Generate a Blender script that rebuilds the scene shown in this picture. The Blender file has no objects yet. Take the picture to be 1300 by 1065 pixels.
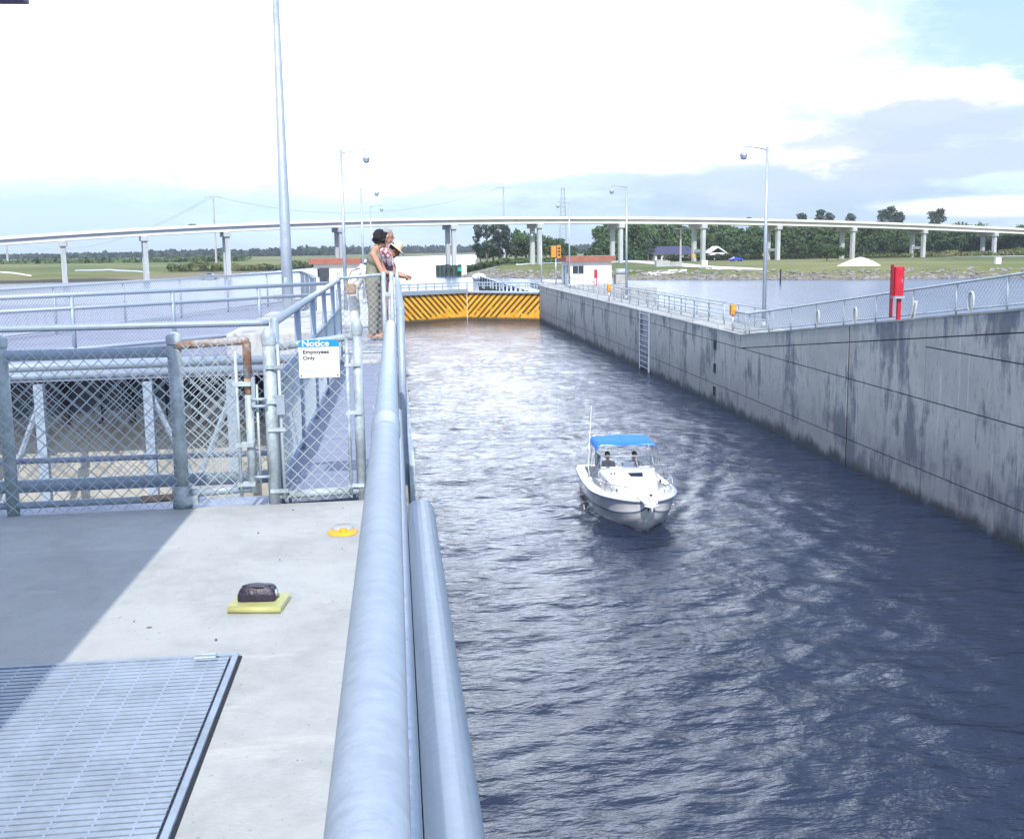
import bpy, bmesh, math, random
import numpy as np
from mathutils import Vector, Matrix, noise
random.seed(7); rng = np.random.default_rng(7)
R = math.radians
scene = bpy.context.scene
C = scene.collection

# ------------------------------------------------------------------ camera
F_PX, EYE = 1280.0, Vector((0, 0, 7.5))
ROLL = R(0.7)
def basis(yaw, p):
    Fw = Vector((math.sin(yaw)*math.cos(p), math.cos(yaw)*math.cos(p), -math.sin(p)))
    R0 = Vector((math.cos(yaw), -math.sin(yaw), 0)); U0 = R0.cross(Fw)
    return Fw, math.cos(ROLL)*R0-math.sin(ROLL)*U0, math.sin(ROLL)*R0+math.cos(ROLL)*U0
yaw, pit = .117, .13
for _ in range(40):
    a, b, c = basis(yaw, pit); d = Vector((0, 1, 0))
    yaw += (650+F_PX*d.dot(b)/d.dot(a)-500)/F_PX; pit += (487.5-F_PX*d.dot(c)/d.dot(a)-318)/F_PX
FW, RT, UP = basis(yaw, pit)
def ray(px, py): return FW*F_PX + RT*(px-650) - UP*(py-487.5)
def P(px, py, z=0.0):
    d = ray(px, py); return EYE + d*((z-EYE.z)/d.z)
def Q(px, py, Y):
    d = ray(px, py); return EYE + d*(Y/d.y)
cd = bpy.data.cameras.new('camera'); cam = bpy.data.objects.new('camera', cd); C.objects.link(cam)
m = Matrix((RT, UP, -FW)).transposed().to_4x4(); m.translation = EYE; cam.matrix_world = m
cd.sensor_fit = 'HORIZONTAL'; cd.sensor_width = 36; cd.lens = 36*F_PX/1300
cd.shift_y = -45/1300
cd.clip_start = .05; cd.clip_end = 9000
scene.camera = cam

# ------------------------------------------------------------------ light
SUN_EL = R(43); SUN_AZ = R(184.6)          # azimuth of the sun, clockwise from +Y: behind and a little left
sd = Vector((math.sin(SUN_AZ)*math.cos(SUN_EL), math.cos(SUN_AZ)*math.cos(SUN_EL), math.sin(SUN_EL)))
sl = bpy.data.lights.new('sun', 'SUN'); sl.energy = 3.15; sl.angle = R(.5); sl.color = (1, .965, .90)
so = bpy.data.objects.new('sun', sl); C.objects.link(so); so.rotation_euler = sd.to_track_quat('Z', 'Y').to_euler()
so.location = (0, -20, 40)
scene.view_settings.view_transform = 'Standard'; scene.view_settings.look = 'None'
scene.view_settings.gamma = 1; scene.view_settings.exposure = .52

world = bpy.data.worlds.new('World'); scene.world = world; world.use_nodes = True
nt = world.node_tree; nt.nodes.clear()
def N(t, **k):
    n = nt.nodes.new(t)
    for a_, b_ in k.items(): setattr(n, a_, b_)
    return n
def L(a_, b_): nt.links.new(a_, b_)
def Mth(op, a_, b_=None, clamp=False):
    n = N('ShaderNodeMath', operation=op); n.use_clamp = clamp
    for i, v in enumerate((a_, b_)):
        if v is None: continue
        if isinstance(v, (int, float)): n.inputs[i].default_value = v
        else: L(v, n.inputs[i])
    return n.outputs[0]
def VM(op, a_, b_):
    n = N('ShaderNodeVectorMath', operation=op)
    for i, v in enumerate((a_, b_)):
        if isinstance(v, (tuple, list, Vector)): n.inputs[i].default_value = tuple(v)
        elif v is not None: L(v, n.inputs[i])
    return n.outputs['Value'] if op in ('LENGTH', 'DOT_PRODUCT') else n.outputs[0]
def MR(v, a0, a1, b0=0., b1=1.):
    n = N('ShaderNodeMapRange', interpolation_type='SMOOTHSTEP'); L(v, n.inputs[0])
    for i, x in enumerate((a0, a1, b0, b1)): n.inputs[i+1].default_value = x
    return n.outputs[0]
def MixC(f, a_, b_):
    n = N('ShaderNodeMix', data_type='RGBA')
    if isinstance(f, float): n.inputs[0].default_value = f
    else: L(f, n.inputs[0])
    for i, v in ((6, a_), (7, b_)):
        if isinstance(v, tuple): n.inputs[i].default_value = (*v, 1)
        else: L(v, n.inputs[i])
    return n.outputs[2]
def Nz(vec, scale, detail=6, rough=.55):
    n = N('ShaderNodeTexNoise'); L(vec, n.inputs['Vector']); n.inputs['Scale'].default_value = scale
    n.inputs['Detail'].default_value = detail; n.inputs['Roughness'].default_value = rough
    return n.outputs['Fac']
tc = N('ShaderNodeTexCoord').outputs['Generated']
sky = N('ShaderNodeTexSky', sky_type='NISHITA'); sky.sun_disc = False
sky.sun_elevation = SUN_EL; sky.sun_rotation = SUN_AZ; sky.air_density = 1.0; sky.dust_density = .6
skyc = VM('MULTIPLY', sky.outputs[0], (.135, .135, .145))
fl = VM('MULTIPLY', tc, (1, 1, 3.2))
n1 = Nz(fl, 2.3, 8, .6); n2 = Nz(fl, 7.0, 7, .6); n3 = Nz(VM('MULTIPLY', tc, (1, 1, 5)), 3.1, 6, .5)
n4 = Nz(fl, 21.0, 6, .65)
nn = Mth('ADD', Mth('MULTIPLY', Mth('SUBTRACT', n1, .5), .8), Mth('ADD', Mth('MULTIPLY', Mth('SUBTRACT', n2, .5), .75), Mth('MULTIPLY', Mth('SUBTRACT', n4, .5), .35)))
sep = N('ShaderNodeSeparateXYZ'); L(tc, sep.inputs[0])
def blob(px, py, wx, wy, k=.9, soft=(1.15, .55)):
    """cloud mass seen in the direction (px,py); size in the same units; edges broken by noise"""
    d0 = ray(px, py).normalized()
    v = VM('SUBTRACT', tc, d0); r_ = VM('LENGTH', VM('MULTIPLY', v, (1280/wx, 1280/wx, 1280/wy)), None)
    return MR(Mth('ADD', r_, Mth('MULTIPLY', nn, -k*2.2)), soft[0], soft[1])
cyan = MixC(MR(sep.outputs[2], .0, .30), (.47, .63, .69), (.40, .58, .68))
col = MixC(.82, skyc, cyan)
col = MixC(MR(n1, .46, .66), col, (.86, .93, 1.0))                      # broken high cloud
glow = blob(600, 40, 480, 190, .5, (1.25, .5)); col = MixC(glow, col, (1.3, 1.3, 1.3))
glow = blob(180, 105, 480, 120, .6, (1.2, .5)); col = MixC(glow, col, (1.0, 1.0, 1.0))
glow = blob(960, 205, 210, 50, .6, (1.2, .5)); col = MixC(glow, col, (.95, .94, 1.0))
up = MR(sep.outputs[2], .22, .50); col = MixC(up, col, MixC(MR(n3, .40, .66), VM('MULTIPLY', skyc, (1.6, 1.65, 1.75)), (.74, .82, 1.0)))
glow = blob(540, -420, 430, 640, .45, (1.25, .3)); col = MixC(glow, col, (2.5, 2.85, 3.4))
glow = blob(600, -60, 260, 300, .35, (1.25, .2)); col = MixC(glow, col, (3.3, 3.6, 4.2))
low = blob(820, 268, 420, 52, .8, (1.15, .75)); col = MixC(Mth('MULTIPLY', low, .72), col, (.34, .46, .62))
low = blob(780, 232, 300, 12, .8, (1.2, .6)); col = MixC(Mth('MULTIPLY', low, .6), col, (.45, .58, .70))
low = blob(250, 285, 560, 46, .7, (1.2, .6)); col = MixC(Mth('MULTIPLY', low, .6), col, (.47, .65, .70))
r1 = blob(1190, 122, 120, 30, 1.0, (1.1, .7)); col = MixC(r1, col, (.98, .97, 1.0))
for a_ in ((1190, 155, 140, 26, .9), (1110, 178, 110, 13, .8), (1220, 205, 150, 22, .9)):
    r1 = blob(*a_[:4], 1.25, (1.15, .5)); col = MixC(Mth('MULTIPLY', r1, a_[4]), col, (.47, .56, .74))
r1 = blob(1250, 262, 130, 12, .7, (1.2, .5)); col = MixC(r1, col, (.93, .95, 1.0))
bg = N('ShaderNodeBackground'); L(col, bg.inputs[0]); bg.inputs[1].default_value = 1.0
wo = N('ShaderNodeOutputWorld'); L(bg.outputs[0], wo.inputs[0])

# ------------------------------------------------------------------ materials
def mat(name, col, rough=.6, metal=0., var=0., scale=5., bump=0., bscale=None, col2=None, stretch=(1, 1, 1),
        spec=.5, coat=0., lo=.35, hi=.65, coord='Object'):
    global nt
    mt = bpy.data.materials.new(name); mt.use_nodes = True; nt = mt.node_tree
    b_ = nt.nodes['Principled BSDF']; b_.inputs['Roughness'].default_value = rough
    b_.inputs['Metallic'].default_value = metal; b_.inputs['Specular IOR Level'].default_value = spec
    b_.inputs['Coat Weight'].default_value = coat; b_.inputs['Base Color'].default_value = (*col, 1)
    t_ = N('ShaderNodeTexCoord').outputs[coord]; t_ = VM('MULTIPLY', t_, stretch)
    if var or col2:
        c2 = col2 or tuple(max(0, x*(1-var)) for x in col); c1 = col if col2 else tuple(x*(1+var*.6) for x in col)
        k = Mth('ADD', Mth('MULTIPLY', Nz(t_, scale, 8, .65), .7), Mth('MULTIPLY', Nz(t_, scale*6.3, 4, .6), .3))
        L(MixC(MR(k, lo, hi), c2, c1), b_.inputs['Base Color'])
        L(MR(Nz(t_, scale*2, 4), .3, .7, max(0, rough-.1), min(1, rough+.12)), b_.inputs['Roughness'])
    if bump:
        bn = N('ShaderNodeBump'); bn.inputs['Strength'].default_value = bump; bn.inputs['Distance'].default_value = .02
        L(Nz(t_, bscale or scale*4, 6, .6), bn.inputs['Height']); L(bn.outputs[0], b_.inputs['Normal'])
    return mt
M = {}
M['deck'] = mat('deck_concrete', (.43, .44, .42), .85, var=.16, scale=1.6, bump=.25, bscale=60, lo=.3, hi=.6)
M['concrete'] = mat('pale_concrete', (.40, .40, .38), .85, var=.3, scale=1.2, bump=.25, bscale=20)
M['tan'] = mat('tan_concrete', (.42, .405, .365), .9, var=.25, scale=1.5, bump=.3, bscale=12)
M['galv'] = mat('galvanised_pipe', (.35, .42, .50), .5, .25, var=.13, scale=9, bump=.10, bscale=60, stretch=(2.5, 5, 2.5), lo=.25, hi=.75)
M['galv2'] = mat('weathered_pipe', (.45, .52, .55), .55, .2, var=.3, scale=9, bump=.15, bscale=70)
M['wire'] = mat('galvanised_wire', (.50, .56, .58), .5, .25)
M['rust'] = mat('rusty_pipe', (.27, .15, .10), .85, col2=(.42, .43, .43), scale=7, bump=.3, bscale=60, lo=.43, hi=.60)
M['rustt'] = mat('rusty_tan_pipe', (.40, .27, .18), .8, var=.5, scale=14, bump=.3)
M['steelblue'] = mat('grey_steel', (.36, .40, .52), .6, .2, var=.18, scale=3)
M['plank'] = mat('walkway_plank', (.23, .26, .35), .75, var=.16, scale=4, bump=.15, stretch=(1, 3, 1))
M['platform'] = mat('platform_paving', (.20, .215, .30), .8, var=.2, scale=1.1, bump=.2, bscale=30)
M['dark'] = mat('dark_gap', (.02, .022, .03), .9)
M['darksteel'] = mat('dark_steel', (.07, .08, .10), .6, .3, var=.3, scale=4)
M['white'] = mat('white_paint', (.78, .78, .76), .5, var=.06, scale=3)
M['whitem'] = mat('white_metal', (.46, .52, .59), .38, .45, var=.08, scale=3)
M['gel'] = mat('white_gelcoat', (.80, .80, .77), .18, coat=.5, var=.03, scale=2)
M['gelgrey'] = mat('hull_gelcoat', (.80, .81, .81), .16, coat=.5, var=.04, scale=2)
M['stripe'] = mat('hull_stripe', (.16, .22, .32), .3)
M['antifoul'] = mat('dark_bottom_paint', (.05, .05, .05), .6, var=.3, scale=4)
M['bimini'] = mat('blue_canvas', (.02, .21, .74), .75, var=.15, scale=6, bump=.2, bscale=30)
M['chrome'] = mat('stainless_tube', (.75, .77, .80), .18, .9)
M['blackpl'] = mat('black_plastic', (.015, .015, .018), .4)
M['red'] = mat('red_paint', (.52, .015, .035), .45, var=.25, scale=4)
M['yellow'] = mat('yellow_paint', (.85, .42, .02), .6, var=.2, scale=5)
M['orange'] = mat('signal_orange', (.62, .27, .04), .5, var=.12, scale=4)
M['roofred'] = mat('brown_red_roof', (.34, .13, .09), .8, var=.2, scale=2)
M['blueroof'] = mat('dark_violet_fascia', (.055, .04, .16), .6, var=.2, scale=3)
M['slate'] = mat('dark_slate_roof', (.06, .06, .12), .8, var=.2, scale=2)
M['glassdk'] = mat('dark_window_glass', (.03, .04, .05), .08)
M['rock'] = mat('riprap_rock', (.25, .24, .21), .9, var=.5, scale=.6, bump=.4, bscale=2)
M['sand'] = mat('white_sand', (.74, .70, .62), .95, var=.12, scale=.3)
M['pier'] = mat('bridge_concrete', (.46, .48, .48), .85, var=.2, scale=.3, stretch=(1, 1, .3))
M['girder'] = mat('bridge_deck_concrete', (.72, .71, .66), .8, var=.1, scale=.2)
M['bark'] = mat('bark', (.16, .13, .10), .95, var=.3, scale=3)
M['leafA'] = mat('foliage_dark', (.050, .095, .038), .9, var=.5, scale=.35, spec=.2)
M['leafB'] = mat('foliage_mid', (.085, .135, .05), .9, var=.45, scale=.35, spec=.2)
M['leafC'] = mat('foliage_grey', (.08, .11, .085), .9, var=.4, scale=.35, spec=.2)
M['reed'] = mat('dry_reed', (.20, .19, .085), .95, col2=(.09, .13, .045), scale=.08, spec=.2)
M['farwood'] = mat('far_foliage', (.042, .070, .045), .95, var=.2, scale=.02, spec=.1)
M['skin'] = mat('skin', (.52, .27, .18), .55, var=.06, scale=6)
M['skin2'] = mat('tanned_skin', (.40, .20, .13), .55, var=.06, scale=6)
M['hair'] = mat('dark_curly_hair', (.012, .008, .010), .7, bump=1.0, bscale=45)
M['hairgrey'] = mat('grey_hair', (.34, .32, .31), .7, bump=.8, bscale=40)
M['olive'] = mat('olive_cloth', (.25, .25, .19), .9, var=.15, scale=6, bump=.3, bscale=14)
M['khaki'] = mat('khaki_cloth', (.22, .21, .165), .9, var=.2, scale=5, bump=.5, bscale=10)
M['floral'] = mat('red_white_print', (.75, .70, .70), .85, col2=(.42, .04, .07), scale=14, lo=.44, hi=.56)
M['whitecl'] = mat('white_cloth', (.76, .75, .70), .85, var=.06, scale=4, bump=.4, bscale=12)
M['navy'] = mat('navy_cloth', (.03, .03, .07), .9, var=.2, scale=5)
M['straw'] = mat('straw', (.72, .60, .42), .85, var=.15, scale=30)
M['tanbag'] = mat('tan_canvas', (.36, .25, .17), .9, var=.2, scale=8)
M['pink'] = mat('pink_cloth', (.60, .30, .30), .85, var=.1, scale=5)
M['greycl'] = mat('grey_cloth', (.16, .17, .19), .9, var=.1, scale=5)
M['book'] = mat('yellow_cover', (.46, .46, .18), .5, var=.06, scale=8)
M['paper'] = mat('paper_edge', (.70, .70, .66), .8, var=.1, scale=4, stretch=(1, 1, 60))
M['leather'] = mat('black_leather', (.030, .022, .045), .4, var=.3, scale=30, bump=.2, bscale=60)
M['signblue'] = mat('sign_blue', (.01, .28, .72), .45)
M['signwhite'] = mat('sign_white', (.80, .80, .79), .45, var=.04, scale=20)
M['ink'] = mat('black_lettering', (.01, .01, .02), .5)
M['grate'] = mat('galvanised_grating', (.33, .39, .46), .5, .3, var=.2, scale=6, bump=.1, bscale=60)
M['bluecar'] = mat('blue_car_paint', (.02, .07, .60), .3, coat=.5)
M['darkcar'] = mat('dark_car_paint', (.03, .035, .05), .3, coat=.5)
M['whitecar'] = mat('white_car_paint', (.75, .76, .78), .3, coat=.5)
M['rubber'] = mat('black_rubber', (.02, .02, .02), .8)
M['timber'] = mat('dark_green_timber', (.05, .075, .06), .85, var=.4, scale=1)
M['rope'] = mat('white_rope', (.50, .51, .49), .85, bump=.5, bscale=60)
# wet-stained lock wall concrete: streaks run down, an algae band just over the water
mt = bpy.data.materials.new('stained_lock_concrete'); mt.use_nodes = True; nt = mt.node_tree; M['wall'] = mt
b_ = nt.nodes['Principled BSDF']; b_.inputs['Roughness'].default_value = .85
oc = N('ShaderNodeTexCoord').outputs['Object']; s_ = N('ShaderNodeSeparateXYZ'); L(oc, s_.inputs[0])
st = Nz(VM('MULTIPLY', oc, (1, 1, .22)), 1.7, 9, .76); pt = Nz(oc, .42, 6, .6); fine = Nz(VM('MULTIPLY', oc, (1, 1, .35)), 7, 6, .65)
cc = MixC(MR(pt, .3, .7), (.43, .43, .41), (.60, .59, .56))
cc = MixC(Mth('MULTIPLY', MR(Mth('ADD', Mth('MULTIPLY', st, .5), Mth('MULTIPLY', pt, .5)), .48, .59), .82), cc, (.115, .13, .175))
cc = MixC(MR(fine, .55, .75, 0, .6), cc, (.13, .14, .19))
cc = MixC(MR(Nz(VM('MULTIPLY', oc, (1, 1, .06)), 4.3, 5, .6), .60, .70, 0, .6), cc, (.62, .64, .66))
edge = Mth('ADD', s_.outputs[2], Mth('MULTIPLY', Mth('SUBTRACT', Nz(VM('MULTIPLY', oc, (1, 1, .6)), 1.0, 8, .72), .5), -1.3))
cc = MixC(MR(edge, .60, .15), cc, (.022, .028, .026))
cc = MixC(MR(Mth('ADD', s_.outputs[2], Mth('MULTIPLY', Mth('SUBTRACT', st, .5), 6.0)), 2.6, .6, 0, .42), cc, (.12, .13, .15))
L(cc, b_.inputs['Base Color'])
bn = N('ShaderNodeBump'); bn.inputs['Strength'].default_value = .35; bn.inputs['Distance'].default_value = .03
L(fine, bn.inputs['Height']); L(bn.outputs[0], b_.inputs['Normal'])
nt = M['deck'].node_tree; b_ = nt.nodes['Principled BSDF']; src = b_.inputs['Base Color'].links[0].from_socket
oc = N('ShaderNodeTexCoord').outputs['Object']
cc = MixC(MR(Nz(oc, 55, 3, .6), .66, .72, 0, .55), src, (.16, .15, .13))                       # grit
cc = MixC(MR(Nz(VM('MULTIPLY', oc, (1.2, .8, 1)), .9, 7, .7), .52, .68, 0, .42), cc, (.24, .24, .24))   # damp stains
cc = MixC(MR(Nz(VM('MULTIPLY', oc, (.5, 2.4, 1)), 2.2, 6, .7), .58, .68, 0, .45), cc, (.56, .56, .52))
L(cc, b_.inputs['Base Color'])
# striped gate paint
def stripe_mat(sgn):
    global nt
    mt = bpy.data.materials.new('hazard_stripes'); mt.use_nodes = True; nt = mt.node_tree
    b_ = nt.nodes['Principled BSDF']; b_.inputs['Roughness'].default_value = .55
    oc = N('ShaderNodeTexCoord').outputs['Object']; s_ = N('ShaderNodeSeparateXYZ'); L(oc, s_.inputs[0])
    q = Mth('ADD', s_.outputs[0], Mth('MULTIPLY', s_.outputs[2], sgn))
    fr = Mth('FRACT', Mth('DIVIDE', q, .70)); w = Mth('ABSOLUTE', Mth('SUBTRACT', fr, .5))
    k = MR(w, .23, .20)
    wear = MR(Mth('ADD', Nz(oc, .9, 5, .6), Mth('MULTIPLY', s_.outputs[2], .13)), .50, .60)
    k = Mth('MULTIPLY', k, wear)
    y_ = MixC(MR(Nz(oc, 1.3, 6), .35, .7), (.76, .36, .03), (.86, .50, .05))
    cc = MixC(k, y_, (.10, .05, .01))
    cc = MixC(MR(Mth('ADD', s_.outputs[2], Mth('MULTIPLY', Nz(oc, 3), .3)), .55, .30), cc, (.10, .085, .05))
    L(cc, b_.inputs['Base Color']); return mt
# water
def water_mat(name, base, waves, rough):
    global nt
    mt = bpy.data.materials.new(name); mt.use_nodes = True; nt = mt.node_tree
    b_ = nt.nodes['Principled BSDF']; b_.inputs['Base Color'].default_value = (*base, 1)
    b_.inputs['Roughness'].default_value = rough; b_.inputs['IOR'].default_value = 1.333
    oc = N('ShaderNodeTexCoord').outputs['Object']
    prev = None
    for sc, stv, strn, dist in waves:
        n = N('ShaderNodeBump'); n.inputs['Strength'].default_value = strn; n.inputs['Distance'].default_value = dist
        L(Mth('MULTIPLY', Nz(VM('MULTIPLY', oc, stv), sc, 5, .55), MR(Nz(VM('MULTIPLY', oc, (1.6, .8, 1)), .17, 3), .34, .62, .55, 1.1)), n.inputs['Height'])
        if prev: L(prev, n.inputs['Normal'])
        prev = n.outputs[0]
    L(prev, b_.inputs['Normal']); return mt
M['water'] = water_mat('lock_water', (.022, .032, .060), [(.9, (.6, 1.3, 1), 1.0, .22), (3.2, (.5, 1.45, 1), 1.0, .085), (10.0, (.7, 1.2, 1), .7, .018)], .09)
M['outwater'] = water_mat('canal_water', (.065, .105, .22), [(.25, (.6, 1.2, 1), .6, .16), (1.6, (.7, 1.2, 1), .5, .06)], .20)
# grass ground
mt = bpy.data.materials.new('grass_ground'); mt.use_nodes = True; nt = mt.node_tree; M['ground'] = mt
b_ = nt.nodes['Principled BSDF']; b_.inputs['Roughness'].default_value = .95; b_.inputs['Specular IOR Level'].default_value = .1
oc = N('ShaderNodeTexCoord').outputs['Object']
cc = MixC(MR(Nz(oc, .012, 7, .65), .38, .62), (.095, .135, .045), (.225, .22, .095))
cc = MixC(MR(Nz(oc, .15, 6, .7), .45, .7, 0, .6), cc, (.13, .15, .05))
s_ = N('ShaderNodeSeparateXYZ'); L(oc, s_.inputs[0]); cc = MixC(MR(s_.outputs[2], 1.3, .6), cc, (.22, .19, .13))
L(cc, b_.inputs['Base Color'])

# ------------------------------------------------------------------ mesh helpers
class MB:
    def __init__(s): s.v = []; s.f = []; s.mi = []; s.cur = 0
    def add(s, vs, fs):
        o = len(s.v); s.v += [tuple(x) for x in vs]; s.f += [tuple(i+o for i in f) for f in fs]; s.mi += [s.cur]*len(fs); return s
    def box(s, a, b):
        (x0, y0, z0), (x1, y1, z1) = a, b
        return s.add([(x0,y0,z0),(x1,y0,z0),(x1,y1,z0),(x0,y1,z0),(x0,y0,z1),(x1,y0,z1),(x1,y1,z1),(x0,y1,z1)],
              [(0,3,2,1),(4,5,6,7),(0,1,5,4),(1,2,6,5),(2,3,7,6),(3,0,4,7)])
    def bbox(s, c, size): return s.box([c[i]-size[i]/2 for i in range(3)], [c[i]+size[i]/2 for i in range(3)])
    def tube(s, pts, r, n=8, caps=True):
        pts = [Vector(p) for p in pts]; rs = r if isinstance(r, (list, tuple)) else [r]*len(pts)
        o = []; up0 = Vector((0, 0, 1))
        for i, p in enumerate(pts):
            d = (pts[min(i+1, len(pts)-1)]-pts[max(i-1, 0)]).normalized()
            u = d.cross(up0 if abs(d.z) < .95 else Vector((0, 1, 0))).normalized()
            if o and u.dot(pu) < 0: u = -u
            pu = u; w = d.cross(u)
            o += [p+(u*math.cos(2*math.pi*k/n)+w*math.sin(2*math.pi*k/n))*rs[i] for k in range(n)]
        fs = [(i*n+k, i*n+(k+1) % n, (i+1)*n+(k+1) % n, (i+1)*n+k) for i in range(len(pts)-1) for k in range(n)]
        if caps: fs += [tuple(range(n-1, -1, -1)), tuple(range((len(pts)-1)*n, len(pts)*n))]
        return s.add(o, fs)
    def ell(s, c, r, n=10, m_=8, mtx=None):
        c = Vector(c); vs = []
        for i in range(m_+1):
            t = math.pi*i/m_
            for k in range(n):
                p = Vector((r[0]*math.sin(t)*math.cos(2*math.pi*k/n), r[1]*math.sin(t)*math.sin(2*math.pi*k/n), r[2]*math.cos(t)))
                vs.append(c+(mtx @ p if mtx else p))
        return s.add(vs, [(i*n+k, (i+1)*n+k, (i+1)*n+(k+1) % n, i*n+(k+1) % n) for i in range(m_) for k in range(n)])
    def lathe(s, c, prof, n=16):
        c = Vector(c); vs = [c+Vector((r*math.cos(2*math.pi*k/n), r*math.sin(2*math.pi*k/n), z)) for r, z in prof for k in range(n)]
        return s.add(vs, [(i*n+k, i*n+(k+1) % n, (i+1)*n+(k+1) % n, (i+1)*n+k) for i in range(len(prof)-1) for k in range(n)])
    def prism(s, poly, z0, z1):
        n = len(poly)
        return s.add([(x, y, z0) for x, y in poly]+[(x, y, z1) for x, y in poly],
            [tuple(range(n-1, -1, -1)), tuple(range(n, 2*n))]+[(i, (i+1) % n, n+(i+1) % n, n+i) for i in range(n)])
    def extr(s, prof, a, b):      # profile in (x,z) swept along y
        n = len(prof)
        return s.add([(x, a, z) for x, z in prof]+[(x, b, z) for x, z in prof],
            [tuple(range(n)), tuple(range(2*n-1, n-1, -1))]+[(i, n+i, n+(i+1) % n, (i+1) % n) for i in range(n)])
    def build(s, name, mats, parent=None, smooth=False, bevel=0):
        me = bpy.data.meshes.new(name); me.from_pydata(s.v, [], s.f)
        mats = mats if isinstance(mats, list) else [mats]
        for x in mats: me.materials.append(M[x] if isinstance(x, str) else x)
        if len(mats) > 1: me.polygons.foreach_set('material_index', s.mi)
        bm = bmesh.new(); bm.from_mesh(me); bmesh.ops.recalc_face_normals(bm, faces=bm.faces); bm.to_mesh(me); bm.free()
        if smooth: me.polygons.foreach_set('use_smooth', [True]*len(me.polygons))
        me.update()
        o = bpy.data.objects.new(name, me); C.objects.link(o)
        if parent: o.parent = parent
        if bevel:
            bv = o.modifiers.new('bevel', 'BEVEL'); bv.width = bevel; bv.segments = 2; bv.limit_method = 'ANGLE'
        return o
def tag(o, label=None, cat=None, group=None, kind=None):
    if label: o['label'] = label
    if cat: o['category'] = cat
    if group: o['group'] = group
    if kind: o['kind'] = kind
    return o
def thing(name, label, cat, loc=(0, 0, 0), rz=0, group=None):
    o = bpy.data.objects.new(name, None); C.objects.link(o); o.location = loc; o.rotation_euler = (0, 0, rz)
    o.empty_display_size = .2
    return tag(o, label, cat, group)
def struct(o): o['kind'] = 'structure'; return o
def dup(root, loc=None, rz=None, label=None, group=None, sc=None):
    r = root.copy(); C.objects.link(r)
    if loc is not None: r.location = loc
    if rz is not None: r.rotation_euler = (0, 0, rz)
    if sc is not None: r.scale = sc if isinstance(sc, (tuple, list)) else (sc, sc, sc)
    if label: r['label'] = label
    if group: r['group'] = group
    for ch in list(root.children):
        c_ = ch.copy(); C.objects.link(c_); c_.parent = r
        for g in list(ch.children):
            d_ = g.copy(); C.objects.link(d_); d_.parent = c_
    return r
def arc(pts, rad, seg=6):
    """round the corners of a polyline"""
    pts = [Vector(p) for p in pts]; out = [pts[0]]
    for i in range(1, len(pts)-1):
        a_, b_, c_ = pts[i-1], pts[i], pts[i+1]
        u, w = (a_-b_).normalized()*rad, (c_-b_).normalized()*rad
        for k in range(seg+1):
            t = k/seg; out.append((b_+u)*(1-t)**2+b_*2*t*(1-t)+(b_+w)*t*t)
    return out+[pts[-1]]
def chain(mb, O, U, W_, Hh, z0=0, diag=.078, r=.0024, n=4):
    """diagonal woven wires filling the rectangle (O along U for W_, up to Hh)"""
    O = Vector(O); U = Vector(U).normalized(); Z = Vector((0, 0, 1)); nrm = U.cross(Z)
    hh = diag/2
    k0 = -int(Hh/diag)-1; k1 = int(W_/diag)+1
    for sgn in (1, -1):
        for k in range(k0, k1+1):
            # wire: x = k*diag + t (sgn=1), or from the mirrored side
            xs = k*diag
            t0 = max(0, -xs); t1 = min(Hh, W_-xs)
            if t1-t0 < .01: continue
            p0, p1 = (xs+t0, t0), (xs+t1, t1)
            if sgn < 0: p0, p1 = (W_-p0[0], p0[1]), (W_-p1[0], p1[1])
            off = nrm*(r*.9*sgn)
            mb.tube([O+U*p0[0]+Z*p0[1]+off, O+U*p1[0]+Z*p1[1]+off], r, n, False)
# ------------------------------------------------------------------ ground, water
def seg_d(Pt, a, b):
    ab = b-a; t = np.clip(((Pt-a)@ab)/(ab@ab), 0, 1); return np.linalg.norm(Pt-(a+t[..., None]*ab), axis=-1)
def signed(Pt, poly):
    poly = np.array(poly, float); d = np.full(Pt.shape[:-1], 1e9); ins = np.zeros(Pt.shape[:-1], bool)
    x, y = Pt[..., 0], Pt[..., 1]
    for i in range(len(poly)):
        a, b = poly[i], poly[(i+1) % len(poly)]
        d = np.minimum(d, seg_d(Pt, a, b))
        cnd = ((a[1] > y) != (b[1] > y)); xi = (b[0]-a[0])*(y-a[1])/((b[1]-a[1]) or 1e-9)+a[0]
        ins ^= cnd & (x < xi)
    return np.where(ins, d, -d)
LEFT = [(-6000, 330), (-300, 300), (-105, 282), (-78, 290), (-62, 320), (-52, 400), (-40, 640), (-10, 1100), (120, 1500), (3000, 1600), (6000, 1600), (6000, 8000), (-6000, 8000)]
RIGHT = [(19, 282), (27, 264), (38, 250), (52, 236), (71, 222), (100, 211), (136, 203), (300, 190), (6000, 150), (6000, 1450), (200, 1330), (96, 1150), (64, 800), (41, 520), (30, 380), (21, 310)]
def height_np(Pt):
    l = signed(Pt, LEFT); r = signed(Pt, RIGHT)
    hl = np.clip(l*.14, -2.5, 2.0); hr = np.clip(r*.22, -2.5, 2.6)
    return np.maximum(hl, hr)
gx = np.unique(np.concatenate([np.linspace(-6000, -300, 24), np.linspace(-300, -40, 66), np.linspace(-40, 60, 68), np.linspace(60, 260, 68), np.linspace(260, 6000, 24)]))
gy = np.unique(np.concatenate([np.linspace(-60, 195, 6), np.linspace(195, 340, 74), np.linspace(340, 600, 40), np.linspace(600, 1800, 30), np.linspace(1800, 8000, 12)]))
X_, Y_ = np.meshgrid(gx, gy); Pt = np.stack([X_, Y_], -1); Z_ = height_np(Pt)
Z_ = Z_+np.where(Z_ > 1.5, 0, (rng.random(Z_.shape)-.5)*.3)
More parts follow.
